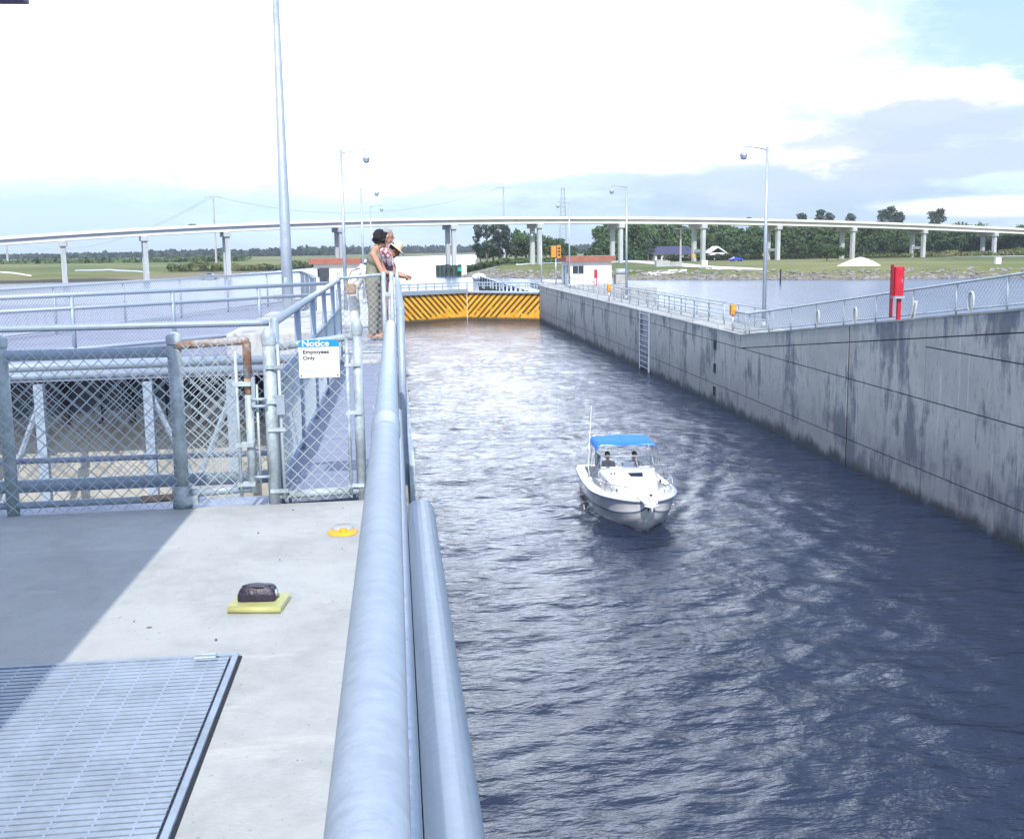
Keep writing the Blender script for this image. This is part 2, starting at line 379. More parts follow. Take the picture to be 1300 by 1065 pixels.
def grid_obj(name, X_, Y_, Z_, m_, smooth=True):
    ny, nx = X_.shape; v = np.stack([X_, Y_, Z_], -1).reshape(-1, 3)
    i = np.arange(ny-1)[:, None]*nx+np.arange(nx-1)[None]; fq = np.stack([i, i+1, i+nx+1, i+nx], -1).reshape(-1, 4)
    me = bpy.data.meshes.new(name); me.vertices.add(len(v)); me.vertices.foreach_set('co', v.ravel())
    me.loops.add(fq.size); me.loops.foreach_set('vertex_index', fq.ravel().astype(np.int32))
    me.polygons.add(len(fq)); me.polygons.foreach_set('loop_start', np.arange(len(fq), dtype=np.int32)*4)
    me.update(calc_edges=True); me.materials.append(M[m_])
    if smooth: me.polygons.foreach_set('use_smooth', [True]*len(me.polygons))
    o = bpy.data.objects.new(name, me); C.objects.link(o); return o
struct(grid_obj('ground', X_, Y_, Z_, 'ground'))
WX = 14.95     # face of the right lock wall
# lock chamber water with real waves and the boat's bow wave
BOAT = Vector((6.50, 27.9, 0)); BRZ = R(-3)
ys = [-6.0]
while ys[-1] < 112: ys.append(ys[-1]+max(.045, .0042*abs(ys[-1])))
xs = np.linspace(.05, WX+.12, 250); X_, Y_ = np.meshgrid(xs, np.array(ys))
Z_ = np.zeros_like(X_)
for i in range(46):
    lam = .35*1.075**i if i < 34 else rng.uniform(.5, 1.6); th = rng.normal(math.pi/2+.12, .55)
    kx, ky = math.cos(th)*2*math.pi/lam, math.sin(th)*2*math.pi/lam
    amp = .0080*lam**.8 if lam < 2.5 else .014
    mod = .6+.4*np.sin(X_*rng.uniform(.1, .5)+Y_*rng.uniform(.05, .3)+rng.uniform(0, 6))
    ph = kx*X_+ky*Y_+rng.uniform(0, 6)+.8*np.sin(.9*X_+.3*Y_+i)
    Z_ += amp*mod*(1-np.abs(np.sin(ph/2))*1.6+.4)*np.clip(40/np.maximum(Y_, 40), .3, 1)*np.clip((112-Y_)/30, .12, 1)
ca, sa = math.cos(BRZ), math.sin(BRZ)
bx_ = (X_-BOAT.x)*ca+(Y_-BOAT.y)*sa; by_ = -((Y_-BOAT.y)*ca-(X_-BOAT.x)*sa)   # by_: ahead of the boat
for sgn in (1, -1):
    s1 = 2.6-by_; off = sgn*bx_-(.25+.55*np.clip(s1, 0, None))
    Z_ += np.where(s1 > 0, .06*np.exp(-(off/.2)**2)*np.exp(-s1*.16)-.035*np.exp(-((off+.45)/.3)**2)*np.exp(-s1*.16), 0)
    off2 = sgn*bx_-(1.1+.30*np.clip(s1, 0, None)); Z_ += np.where(s1 > 1, .028*np.sin(off2*6)*np.exp(-(off2/.9)**2)*np.exp(-s1*.07), 0)
struct(grid_obj('lock_water', X_, Y_, Z_, 'water'))
w = MB()
def sheet(x0, y0, x1, y1, z=-.0): w.add([(x0, y0, z), (x1, y0, z), (x1, y1, z), (x0, y1, z)], [(0, 1, 2, 3)])
sheet(-6000, -200, .05, 112); sheet(WX+.12, -200, 6000, 112); sheet(-6000, 112, 6000, 6000); sheet(.05, -200, WX+.12, -6)
struct(w.build('canal_water', 'outwater'))

# ------------------------------------------------------------------ deck and left lock wall
DZ = 6.05
d = MB(); d.prism([(-7, -6), (.03, -6), (.03, 5.86), (-7, 5.70)], DZ-.5, DZ)
struct(d.build('deck', 'deck', bevel=.012))
w_ = MB(); w_.box((-.80, -6, -2), (.10, 5.60, DZ-.5)); w_.box((-.60, 5.60, -2), (.10, 12.9, 5.6))
w_.box((-.80, 12.9, -2), (.10, 17.7, 6.12)); w_.box((-2.9, 17.7, -2), (.10, 24, 6.12))
w_.add([(-2.9,24,-2),(.1,24,-2),(.1,42,-2),(-2.9,42,-2),(-2.9,24,6.12),(.1,24,6.12),(.1,42,3.65),(-2.9,42,3.65)], [(0,3,2,1),(4,5,6,7),(0,1,5,4),(1,2,6,5),(2,3,7,6),(3,0,4,7)])
w_.box((-3.4, 42, -2), (.30, 116, 3.65)); w_.box((-12, 95, -2), (-3.4, 114, 3.60))
tag(w_.build('lock_wall', 'wall', bevel=.03), 'left concrete wall of the lock chamber, under the two leaning women', 'lock wall')
c_ = MB()
prof = [(.036, DZ-.5), (.036, DZ-.02)]+[(.108+.082*math.sin(t), DZ-.03+.082*math.cos(t)) for t in np.linspace(-1.05, math.pi*.95, 16)]+[(.11, DZ-.5)]
c_.extr(prof, -6, 5.6)
tag(c_.build('wall_coping', 'galv', smooth=True), 'rounded metal coping along the deck edge beneath the thick handrail', 'coping')

# ------------------------------------------------------------------ right lock wall
def rtop(Y): return 3.65 if Y >= 42.5 else min(6.05, 3.65+(42.5-Y)*.1145)
brk = [-6, 21.5, 42.5, 116]
def stripw(mb, y0, y1, zlo, zhi, x0, x1):
    ysb = [y0]+[b for b in brk if y0 < b < y1]+[y1]
    for a_, b in zip(ysb, ysb[1:]):
        q = [(x, y, f(y)) for f in (zlo, zhi) for y in (a_, b) for x in (x0, x1)]
        q = [q[0], q[1], q[3], q[2], q[4], q[5], q[7], q[6]]
        mb.add(q, [(0,3,2,1),(4,5,6,7),(0,1,5,4),(1,2,6,5),(2,3,7,6),(3,0,4,7)])
w_ = MB(); w_.cur = 0
stripw(w_, -6, 104.5, lambda y: -2, lambda y: rtop(y)-.03, WX+.045, WX+.6)
joints = [-6, 8, 15, 22.2, 27.0, 31.9, 41.9, 52, 62, 72, 82, 92, 104.5]
g = .018
for a_, b in zip(joints, joints[1:]):
    gg = g if abs(a_-31.9) > .1 else g*1.4
    rows = [(lambda y: -2, lambda y: 1.04-g), (lambda y: 1.04+g, lambda y: min(3.08, rtop(y)-.57)-g),
            (lambda y: min(3.08, rtop(y)-.57)+g, lambda y: max(3.08+g*3, min(rtop(y)-.57, 4.6) if y < 27.01 else rtop(y)-.57)-g),
            (lambda y: rtop(y)-.57+g, lambda y: rtop(y)-.02)]
    if a_ >= 41: rows.pop(2)
    if b < 27.5: rows.append((lambda y: 4.6+g, lambda y: rtop(y)-.57-g))
    for zl, zh in rows: stripw(w_, a_+(g*.7 if a_ != 31.9 else .05), b-(g*.7 if b != 31.9 else .05), zl, zh, WX, WX+.035)
w_.mi = [2]*6*3 + w_.mi[18:]; w_.cur = 1; stripw(w_, -6, 104.5, lambda y: rtop(y)-.028, lambda y: rtop(y)+.03, WX-.02, WX+.62)
rw = w_.build('lock_wall', ['wall', 'concrete', 'darksteel']); tag(rw, 'long stained right wall of the lock chamber with a ramped top', 'lock wall')
l_ = MB()
for s in (-1.1, 1.1): l_.tube([(WX-.07, 59.4+s, .1), (WX-.07, 59.4+s, 3.62)], .055, 6)
for i in range(11): l_.tube([(WX-.07, 58.3, .3+i*.32), (WX-.07, 60.5, .3+i*.32)], .028, 6)
l_.build('ladder', 'steelblue', rw)
for yy in (46.0,):
    for zz in (.7, 1.8, 2.9):
        l_ = MB(); l_.box((WX-.03, yy-.16, zz-.22), (WX-.002, yy+.16, zz+.22)); l_.build('slot_shade_block', 'dark', rw)  # raised near-black block; the shade inside a mooring slot is put into its colour
dk = MB()
stripw(dk, -6, 116, lambda y: rtop(y)-.6, lambda y: rtop(y)-.004, WX+.62, 17.9)
dk.box((17.92, 95, 2.6), (25, 116, 3.64)); dk.box((16, 95, -2), (25, 116, 2.6))
struct(dk.build('wall_walkway', 'concrete'))

# ------------------------------------------------------------------ railings
def rail_run(name, label, pts, top=.9, mids=(.12,), r=.025, spacing=2.0, material='galv2', cat='railing', group=None, mesh=None, ends=True, rm=None, postn=8):
    """pts: ground line of the railing"""
    t = thing(name, label, cat, pts[0], 0, group); o = Vector(pts[0]); pts = [Vector(p)-o for p in pts]; Z = Vector((0, 0, 1))
    rm = rm or r*.8
    MB().tube([p+Z*top for p in pts], r, 10).build('top_rail', material, t, True)
    for h in mids: MB().tube([p+Z*h for p in pts], rm, 8).build('lower_rail', material, t, True)
    acc = 0
    pos = []
    for a_, b in zip(pts, pts[1:]):
        Ls = (b-a_).length; n = max(1, round(Ls/spacing))
        for i in range(n): pos.append(a_+(b-a_)*(i/n))
    pos.append(pts[-1])
    me = None
    for p in pos:
        if me is None:
            o_ = MB().tube([(0, 0, 0), (0, 0, top)], r*.85, postn).build('post', material, t, True); me = o_.data
        else:
            o_ = bpy.data.objects.new('post', me); C.objects.link(o_); o_.parent = t
        o_.location = p
    if mesh:
        mb = MB()
        for a_, b in zip(pts, pts[1:]):
            U = (b-a_); Lh = Vector((U.x, U.y, 0)).length; sl = U.z/Lh; n0 = len(mb.v)
            chain(mb, a_+Z*mesh[0], Vector((U.x, U.y, 0)), Lh, mesh[1]-mesh[0], diag=mesh[2], r=mesh[3], n=3)
            for i in range(n0, len(mb.v)):
                v = mb.v[i]; mb.v[i] = (v[0], v[1], v[2]+sl*(Vector((v[0], v[1], 0))-Vector((a_.x, a_.y, 0))).length)
        mb.build('chain_link', 'wire', t)
    return t
XR = WX+.35
rail_run('ramp_railing', 'grey railing climbing the ramp on top of the right lock wall', [(XR, 44.5, 3.67), (XR, 42.4, 3.70), (XR, 21.5, 6.07), (XR, 12, 6.07)], .88, (.14,), .035, 2.3, mesh=(.15, .86, .16, .006))
rail_run('wall_railing', 'outer grey railing along the water side of the right lock wall deck', [(17.2, 101, 3.66), (17.2, 44.6, 3.66), (XR+.1, 43.2, 3.68)], .92, (.5, .12), .032, 2.4)
rail_run('wall_railing', 'shorter inner railing on the right lock wall deck behind the tallest lamp post', [(16.2, 74, 3.66), (16.2, 48.5, 3.66)], .95, (.5,), .045, 2.6)
rail_run('wall_railing', 'low thin chain rail on the chamber edge of the right lock wall', [(WX+.12, 103, 3.68), (WX+.12, 46, 3.68)], .42, (.2,), .018, 4.0)
# near thick handrail
RX, RZ = -.029, 7.10
t = thing('handrail', 'thick galvanised handrail running up the foreground beside the water', 'handrail', (RX, 0, DZ))
MB().tube(arc([(0, -2, RZ-DZ), (0, 5.50, RZ-DZ), (0, 5.50, RZ-DZ-.5)], .05), .030, 28).build('top_rail', 'galv', t, True)
MB().tube([(0, 2.18, RZ-DZ), (0, 2.2, RZ-DZ), (0, 2.33, RZ-DZ), (0, 2.35, RZ-DZ)], [.0305, .0325, .0325, .0305], 28).build('collar', 'galv', t, True)
MB().tube([(.028, -2, RZ-DZ-.48), (.028, 5.5, RZ-DZ-.48)], .021, 16).build('lower_rail', 'galv', t, True)
for yy in (-.9, 1.1, 2.27, 3.7, 5.5): MB().tube([(.0, yy, 0), (.0, yy, RZ-DZ-.02)], .023, 16).build('post', 'galv', t, True)
# farther walkway rail by the people
t = rail_run('handrail', 'tall pipe handrail the leaning people rest their arms on', [(.03, 6.0, 6.10), (.03, 23.6, 6.12)], 1.05, (.52, .1), .026, 2.9, 'galv')
MB().tube([(.075, 5.98, -.6+0), (.075, 5.98, .0)], .001).build('anchor_rod', 'galv', t)
o_ = MB().box((.03, -.04, -.5), (.06, 4.2, .12)).build('toe_plate', 'galv2', t)
t2 = rail_run('walkway_railing', 'left handrail of the narrow walkway behind the notice gate', [(-.70, 5.97, 6.06), (-.70, 12.9, 6.10)], 1.04, (.70, .08), .028, 1.38, 'galv', mesh=(.06, .72, .078, .003))
# ------------------------------------------------------------------ narrow walkway with planks
wk = MB()
for i in range(24):
    y0 = 5.98+i*.288; wk.box((-.72, y0, 6.02), (-.02, y0+.28, 6.075))
wk.cur = 1; wk.box((-.74, 5.93, 5.85), (-.0, 12.9, 6.015))
tag(wk.build('walkway', ['plank', 'steelblue'], bevel=0), 'narrow grey plank walkway leading from the notice gate to the people', 'walkway', kind=None)
# cross gate in front of the people
t = thing('pipe_gate', 'low pipe gate across the far end of the walkway in front of the woman', 'gate', (-.70, 12.9, 6.10))
MB().tube([(0, 0, 1.06), (.56, 0, 1.10)], .022, 10).build('top_rail', 'galv2', t, True)
MB().tube([(.0, 0, .12), (.56, 0, .12)], .018, 10).build('bottom_rail', 'galv2', t, True)
for xx in (.0, .56, .66): MB().tube([(xx, 0, -.1), (xx, 0, 1.14)], .028 if xx > .1 else .024, 10).build('post', 'galv2', t, True)
for zz in (.3, .85): MB().bbox((.61, 0, zz), (.12, .05, .05)).build('hinge', 'galv2', t)
mb = MB(); chain(mb, (.02, .01, .13), (1, 0, 0), .5, .93); mb.build('chain_link', 'wire', t)

# ------------------------------------------------------------------ chain link fence with gate and sign
FY = 5.86
def fy(x): return 5.86+(x+.7)*.03
t = thing('chain_link_fence', 'chain link fence with rusty gate frame across the deck, left of the notice gate', 'fence', (0, 0, DZ))
def pipe(pts, r, nm, m_='galv2', par=None, n=14, rd=None): return MB().tube(arc(pts, rd) if rd else pts, r, n).build(nm, m_, par, True)
def fp(x, z, dy=0): return (x, fy(x)+dy, z)
for x, r, h in ((-2.165, .034, .99), (-4.4, .036, .99), (-1.245, .040, .985)):
    pipe([fp(x, -.03), fp(x, h)], r, 'post', 'galv2', t)
    p_ = MB().lathe(fp(x, h), [(r+.004, -.04), (r+.005, 0), (r*.85, .014), (r*.4, .024), (.001, .026)]).build('post_cap', 'galv2', t.children[-1], True)
MB().lathe(fp(-1.245, 0), [(.0, .13), (.052, .13), (.056, .10), (.056, .0), (.0, 0)]).build('post_base', 'galv2', t, True)
MB().bbox(fp(-1.19, .05, -.03), (.08, .05, .05)).build('hinge', 'galv2', t)
pipe([fp(-6, .90), fp(-1.26, .90)], .031, 'top_rail', 'galv', t)
pipe([fp(-6, .05), fp(-1.46, .055)], .020, 'bottom_rail', 'galv', t)
pipe([fp(-1.47, .056), fp(-1.25, .062)], .022, 'bottom_rail', 'rustt', t)
mb = MB(); chain(mb, fp(-4.6, .015, -.045), (1, .03, 0), 3.34, .92, r=.0025); mb.build('chain_link', 'wire', t)
mb = MB(); chain(mb, fp(-4.6, .12, .30), (1, .03, 0), 3.80, .62, diag=.07, r=.0020); mb.build('chain_link', 'wire', t)
# swinging panel with rusty corner
gt = thing('fence_gate', 'small chain link gate with rusty top corner between the two thick posts', 'gate', (0, 0, DZ))
pipe([fp(-1.24, .935, -.02), fp(-.845, .955, -.02), fp(-.845, .74, -.02)], .024, 'frame', 'rust', gt, rd=.02)
pipe([fp(-.845, .745, -.02), fp(-.845, .64, -.02)], .023, 'frame', 'rustt', gt)
pipe([fp(-.845, .645, -.02), fp(-.845, .075, -.02)], .024, 'frame', 'galv2', gt)
pipe([fp(-1.20, .085, -.02), fp(-.86, .10, -.02)], .024, 'frame', 'galv', gt)
pipe([fp(-.905, .06, -.055), fp(-.905, .90, -.055)], .009, 'stretcher_bar', 'galv2', gt)
mb = MB(); chain(mb, fp(-1.21, .02, -.05), (1, .03, 0), .31, .92, r=.0025); mb.build('chain_link', 'wire', gt)
for z in (.13, .36, .71): MB().bbox(fp(-.875, z, -.045), (.10, .045, .022)).build('band', 'galv2', gt)
for z in (.17, .58, .62):
    MB().tube(arc([fp(-.83, z, -.05), fp(-.79, z, -.06), fp(-.745, z, -.05)], .02), .009, 8).build('latch', 'galv', gt, True)
MB().bbox(fp(-.815, .66, -.04), (.02, .03, .17)).build('latch_plate', 'galv', gt)
pipe([fp(-.80, .12, -.02), fp(-.80, .70, -.02)], .008, 'latch_rod', 'wire', gt)
mb = MB(); chain(mb, fp(-1.19, .14, .10), (1, .03, 0), .30, .78, diag=.07, r=.0022); mb.build('chain_link', 'wire', gt)
# right section: notice gate
ng = thing('notice_gate', 'chain link gate carrying the notice sign at the end of the deck', 'gate', (0, 0, DZ))
for x, r, h, l in ((-.725, .037, .975, 0), (-.225, .029, 1.02, 0)):
    pipe([fp(x, -.02), fp(x, h)], r, 'post', 'galv2', ng)
    MB().lathe(fp(x, h), [(r+.003, -.05), (r+.005, 0), (r*.95, .02), (r*.6, .045), (.001, .055)]).build('post_cap', 'galv2', ng.children[-1], True)
pipe([fp(-.70, .905), fp(-.22, .965)], .021, 'top_rail', 'galv2', ng)
pipe([fp(-.70, .045), fp(-.22, .055)], .024, 'bottom_rail', 'galv2', ng)
pipe([fp(-.665, .03, -.035), fp(-.672, .93, -.035)], .009, 'stretcher_bar', 'wire', ng)
pipe([fp(-.285, .05, -.03), fp(-.285, .95, -.03)], .010, 'stretcher_bar', 'galv2', ng)
for z in (.08, .44, .80, .60): MB().bbox(fp(-.695, z, -.04), (.10, .02, .020)).build('band', 'galv2', ng)
for z in (.09, .52, .80): MB().bbox(fp(-.255, z, -.03), (.09, .02, .018)).build('band', 'galv2', ng)
MB().bbox(fp(-.665, .585, -.055), (.045, .03, .11)).build('latch_plate', 'galv', ng)
mb = MB(); chain(mb, fp(-.665, .02, -.04), (1, .03, 0), .385, .93, r=.0022); mb.build('chain_link', 'wire', ng)
for a_ in (0.12, .3, .5, .78):
    MB().tube([fp(-.17, a_, .01), fp(-.13, a_+.02, 0), fp(-.15, a_+.05, .02)], .003, 5).build('loose_wire', 'galv2', ng)
# extra mesh strip beside thick rail
mb = MB(); chain(mb, fp(-.135, .02, .02), (1, .03, 0), .07, .75, r=.0025); mb.build('chain_link', 'wire', ng)
# sign
sx0, sx1, sz0, sz1 = -.552, -.325, .735, .952
sg = thing('notice_sign', 'white and blue sign reading Notice Employees Only wired to the fence gate', 'sign', fp(-.44, DZ, -.062))
w2, h2 = (sx1-sx0)/2, .108; zc = (sz0+sz1)/2
def plate(mb, poly, y0, y1):
    n = len(poly); mb.add([(x, y0, z) for x, z in poly]+[(x, y1, z) for x, z in poly],
        [tuple(range(n)), tuple(range(2*n-1, n-1, -1))]+[(i, n+i, n+(i+1) % n, (i+1) % n) for i in range(n)])
mb = MB(); cq = .018; hz = h2*.62
plate(mb, [(-w2, zc-h2), (w2, zc-h2), (w2, zc+hz), (-w2, zc+hz)], 0, .003); mb.build('panel', 'signwhite', sg)
mb = MB(); plate(mb, [(-w2, zc+hz+.0005), (w2, zc+hz+.0005), (w2, zc+h2-cq), (w2-cq, zc+h2), (-w2+cq, zc+h2), (-w2, zc+h2-cq)], -.001, .003); mb.build('header', 'signblue', sg)
def text(s, size, x, z, m_, par, y=-.002, bold=True, align='LEFT', sx=1.):
    cu = bpy.data.curves.new('t', 'FONT'); cu.body = s; cu.size = size; cu.extrude = .0004; cu.align_x = align
    if bold: cu.offset = size*.018
    ob = bpy.data.objects.new('t', cu); C.objects.link(ob); bpy.context.view_layer.update()
    me = bpy.data.meshes.new_from_object(ob.evaluated_get(bpy.context.evaluated_depsgraph_get())); bpy.data.objects.remove(ob)
    me.transform(Matrix.Diagonal((sx, 1, 1, 1)).to_4x4()); me.transform(Matrix.Rotation(R(90), 4, 'X')); me.transform(Matrix.Translation((x, y, z)))
    me.materials.clear(); me.materials.append(M[m_])
    o = bpy.data.objects.new('lettering', me); C.objects.link(o); o.parent = par; return o
text('Notice', .048, -w2+.018, zc+hz+.006, 'signwhite', sg, -.0035, sx=1.15)
text('Employees', .030, -w2+.022, zc+.030, 'ink', sg, sx=1.15); text('Only', .030, -w2+.022, zc-.004, 'ink', sg, sx=1.15)
for zz, l0, l1 in ((zc-.035, .02, .13), (zc-.07, .03, .10)):
    mb = MB(); mb.box((-w2+l0, -.0012, zz), (-w2+l1, -.0004, zz+.003)); mb.build('small_print', 'galv2', sg)
for xx in (-w2+.012, w2-.012): MB().lathe((xx, -.002, zc-h2+.012), [(.0, .004), (.004, .003), (.004, -.003), (0, -.004)], 8).build('bolt', 'darksteel', sg)
# rails behind the fence over the recess
t = thing('guard_rail', 'long pipe guard rail just behind the chain link fence, joining the walkway rail', 'railing', (0, 0, DZ))
pipe([(-6, 5.95, 1.02), (-.80, 6.02, 1.04), (-.74, 6.03, 1.04)], .020, 'top_rail', 'galv', t)
pipe([(-6, 6.2, .70), (-.78, 6.3, .74)], .026, 'middle_rail', 'galv', t)
pipe([(-6, 6.1, .25), (-.80, 6.2, .23)], .017, 'low_rail', 'steelblue', t)
pipe([(-6, 6.14, .075), (-.80, 6.2, .085)], .040, 'base_pipe', 'galv', t)
for xx in (-5.2, -3.4): pipe([(xx, 6.12, -.1), (xx, 6.0, 1.02)], .022, 'post', 'galv', t)
mb = MB(); mb.box((-7, 6.00, -.6), (-.76, 6.30, -.06)); mb.build('curb_beam', 'steelblue', t)
# gate recess: pit, far wall, overhanging platform
pm = MB(); pm.box((-15, 6.32, 1.4), (-.80, 18, 1.6)); pm.cur = 0
struct(pm.build('recess_floor', 'tan'))
pw = MB(); pw.box((-15, 17.2, 1.6), (-.82, 17.6, 5.3))
for i in range(5): pw.box((-3.1-i*2.2, 17.12, 1.6), (-1.9-i*2.2, 17.2, 4.1-.12*i))
tag(pw.build('recess_wall', 'tan'), 'tan concrete wall low in the gate recess behind the fence', 'wall')
pl = MB(); pl.prism([(-15, 15.4), (-.82, 16.2), (-.82, 17.68), (-2.92, 17.68), (-2.92, 37), (-3.2, 38.5), (-26, 38.5), (-26, 15.4)], 5.58, 5.70)
struct(pl.build('platform', 'platform'))
tr = thing('steel_truss', 'steel posts and diagonal braces in the shaded recess under the platform', 'truss', (0, 0, 0))
def qx(px, Y): return Q(px, 500, Y).x
for px in (52, 190, 295, -70):
    x = qx(px, 15.7)
    MB().box((x-.075, 15.6, 1.6), (x+.06, 15.72, 5.575)).build('post', 'galv', tr)
    s = -1 if px != 190 else 1
    o_ = MB().tube([(x, 15.75, 5.4), (x+s*.75, 15.75, 3.6)], .045, 6).build('brace', 'galv', tr)
MB().tube([(-14, 15.3, 5.80), (-.9, 16.1, 5.84)], .075, 12).build('edge_pipe', 'galv', tr, True)
MB().box((-14, 16.6, 4.80), (-.85, 16.66, 5.56)).build('skin_plate', 'darksteel', tr)  # dark sheet added to deepen the shade on the upper recess wall
for i in range(26): MB().box((-13.8+i*.5, 16.5, 4.85), (-13.7+i*.5, 16.597, 5.5)).build('stiffener', 'dark' if i % 2 else 'darksteel', tr)
# two fences on the platform
def pf(px, Y): v = Q(px, 400, Y); return (v.x, Y, 5.70)
a_, b = pf(-60, 17.6), pf(424, 23.2)
rail_run('platform_fence', 'nearer two rail fence with chain link crossing the grey platform', [a_, b], 1.08, (.84, .10), .045, 2.3, 'galv', 'fence', mesh=(.1, .84, .078, .0024))
a_, b, c_ = pf(-40, 21.5), pf(384, 36.5), pf(402, 28)
rail_run('platform_fence', 'farther chain link fence on the platform that turns a corner beside the big pole', [a_, b, c_], 1.08, (.10,), .03, 2.6, 'galv', 'fence', mesh=(.1, 1.13, .10, .0035))
# big pole
p_ = Q(366.5, 400, 23.5); ang = 0
bp = thing('tall_pole', 'tallest white tapered pole rising out of the frame on the platform', 'pole', (p_.x, 23.5, 5.70))
MB().tube([(0, 0, 0), (0, 0, 2), (0, 0, 9)], [.135, .12, .062], 20).build('shaft', 'whitem', bp, True)
MB().lathe((0, 0, 0), [(0, .04), (.24, .04), (.24, 0), (.0, 0)]).build('base_plate', 'galv2', bp)
MB().bbox((-.02, -.11, 1.15), (.07, .03, .16)).build('hand_hole', 'galv2', bp)

# ------------------------------------------------------------------ things on the deck
gr = thing('floor_grating', 'galvanised steel floor grating lying on the deck in the lower left corner', 'grating', (-2.05, 1.85, DZ))
W2, L2 = 1.455, 1.725
mb = MB()
n = int(L2/.0285)
for i in range(n): y = .02+i*.0285; mb.box((.02, y, .004), (W2-.03, y+.021, .016))
mb.build('bearing_bars', 'grate', gr)
mb = MB()
for i in range(13):
    x = .06+i*.108
    mb = MB()
    for j in range(n-1): y = .02+j*.0285+.021; mb.box((x, y-.001, .009), (x+.007, y+.0085, .0165))
    mb.build('cross_rod', 'steelblue', gr)
mb = MB(); mb.box((0, 0, .002), (W2, .02, .018)); mb.box((0, L2-.02, .002), (W2, L2, .018)); mb.box((0, .02, .002), (.02, L2-.02, .018)); mb.box((W2-.02, .02, .002), (W2, L2-.02, .018))
mb.build('frame', 'grate', gr)
MB().box((.02, .02, .001), (W2-.02, L2-.02, .0035)).build('pan', 'darksteel', gr)  # dark sheet under the bars; its colour stands in for shade in the gaps
MB().box((W2+.001, -.0, .001), (W2+.010, L2, .006)).build('edge_angle', 'dark', gr)
mb = MB(); mb.tube([(W2-.14, L2-.075, .036), (W2-.14, L2-.045, .036), (W2-.07, L2-.045, .036), (W2-.07, L2-.075, .036), (W2-.14, L2-.075, .036)], .004, 6); mb.build('lifting_handle', 'galv2', gr)
cv = P(435, 676, DZ)
yc = thing('deck_drain', 'yellow round drain fitting with a grey lid set in the deck near the handrail', 'drain', (cv.x, cv.y, DZ))
MB().lathe((0, 0, 0), [(0, .010), (.03, .010), (.07, .008), (.078, .004), (.078, .0), (0, 0)], 24).build('flange', 'yellow', yc, True)
MB().lathe((.005, -.005, 0), [(0, .026), (.018, .025), (.022, .012), (.022, .008)], 6).build('knob', 'yellow', yc)
MB().lathe((0, .055, 0), [(0, .022), (.05, .020), (.055, .012), (.055, .0), (0, 0)], 20).build('lid', 'pier', yc, True)
bk = P(332, 768, DZ)
bo = thing('book', 'yellow book lying on the deck under the black bag', 'book', (bk.x, bk.y-.015, DZ), R(-8))
MB().box((-.115, -.075, .0), (.105, .085, .004)).build('cover', 'book', bo); MB().box((-.115, -.075, .024), (.105, .085, .028)).build('cover', 'book', bo)
MB().tube([(-.113, -.076, .014), (.103, -.076, .014)], .014, 10).build('spine', 'book', bo, True)
MB().box((-.112, -.07, .0045), (.100, .080, .0235)).build('pages', 'paper', bo)
bg_ = thing('bag', 'small black zip bag resting on the yellow book', 'bag', (bk.x-.012, bk.y+.0, DZ+.028), R(-5)); bg_.scale = (.95, .95, .85)
bm = bmesh.new(); bmesh.ops.create_cube(bm, size=1)
bmesh.ops.subdivide_edges(bm, edges=bm.edges, cuts=7, use_grid_fill=True)
for v in bm.verts:
    x, y, z = v.co*2
    rr = (1-abs(x)**3*.18); taper = 1-.35*max(0, z)
    q = Vector((x*.082*(1-.12*max(0, z)), y*.045*taper*rr, (z*.5+.5)*.072*rr))
    q += Vector((0, 1, 1))*.004*noise.noise(q*35); v.co = q
me = bpy.data.meshes.new('body'); bm.to_mesh(me); me.materials.append(M['leather']); me.polygons.foreach_set('use_smooth', [True]*len(me.polygons))
o_ = bpy.data.objects.new('body', me); C.objects.link(o_); o_.parent = bg_; sm = o_.modifiers.new('s', 'SUBSURF'); sm.levels = sm.render_levels = 1
MB().tube([(-.065, -.004, .0685), (0, -.006, .072), (.065, -.004, .068)], .0028, 6).build('zip', 'darksteel', bg_, True)
MB().tube(arc([(-.01, -.03, .068), (-.012, -.036, .074), (.03, -.036, .072), (.03, -.03, .066)], .008), .004, 6).build('handle', 'leather', bg_, True)
MB().ell((.082, -.012, .036), (.008, .014, .018)).build('end_tab', 'galv2', bg_, True)

mb = MB()
for i in range(46):
    x = random.uniform(-1.5, -.12); y = random.uniform(1.6, 5.7)
    if x < -.5 and y < 3.7: continue
    q = random.uniform(.002, .0065); mb.ell((x, y, DZ+q*.3), (q*random.uniform(1, 2.4), q, q*.45), 6, 4, Matrix.Rotation(random.random()*6, 3, 'Z'))
tag(mb.build('debris', 'bark'), 'tiny dark bits of leaf and grit scattered on the deck', 'litter', kind='stuff')
# ------------------------------------------------------------------ building whose eave shows at top left
ev = Q(37, 6, 4.2)
cb = thing('control_building', 'dark eave corner of the building at the top left edge', 'building', (ev.x, 4.2, DZ), R(-1.3))
ez = ev.z-DZ
MB().box((-5.2, -9, ez), (0, 0, ez+.12)).build('roof', 'blueroof', cb)
MB().box((-5.4, -8.6, 0), (-2.6, -1.6, ez-.004)).build('wall', 'concrete', cb)
MB().box((-2.6+.003, -5, 0.02), (-2.55, -4, 2.1)).build('door', 'darksteel', cb)

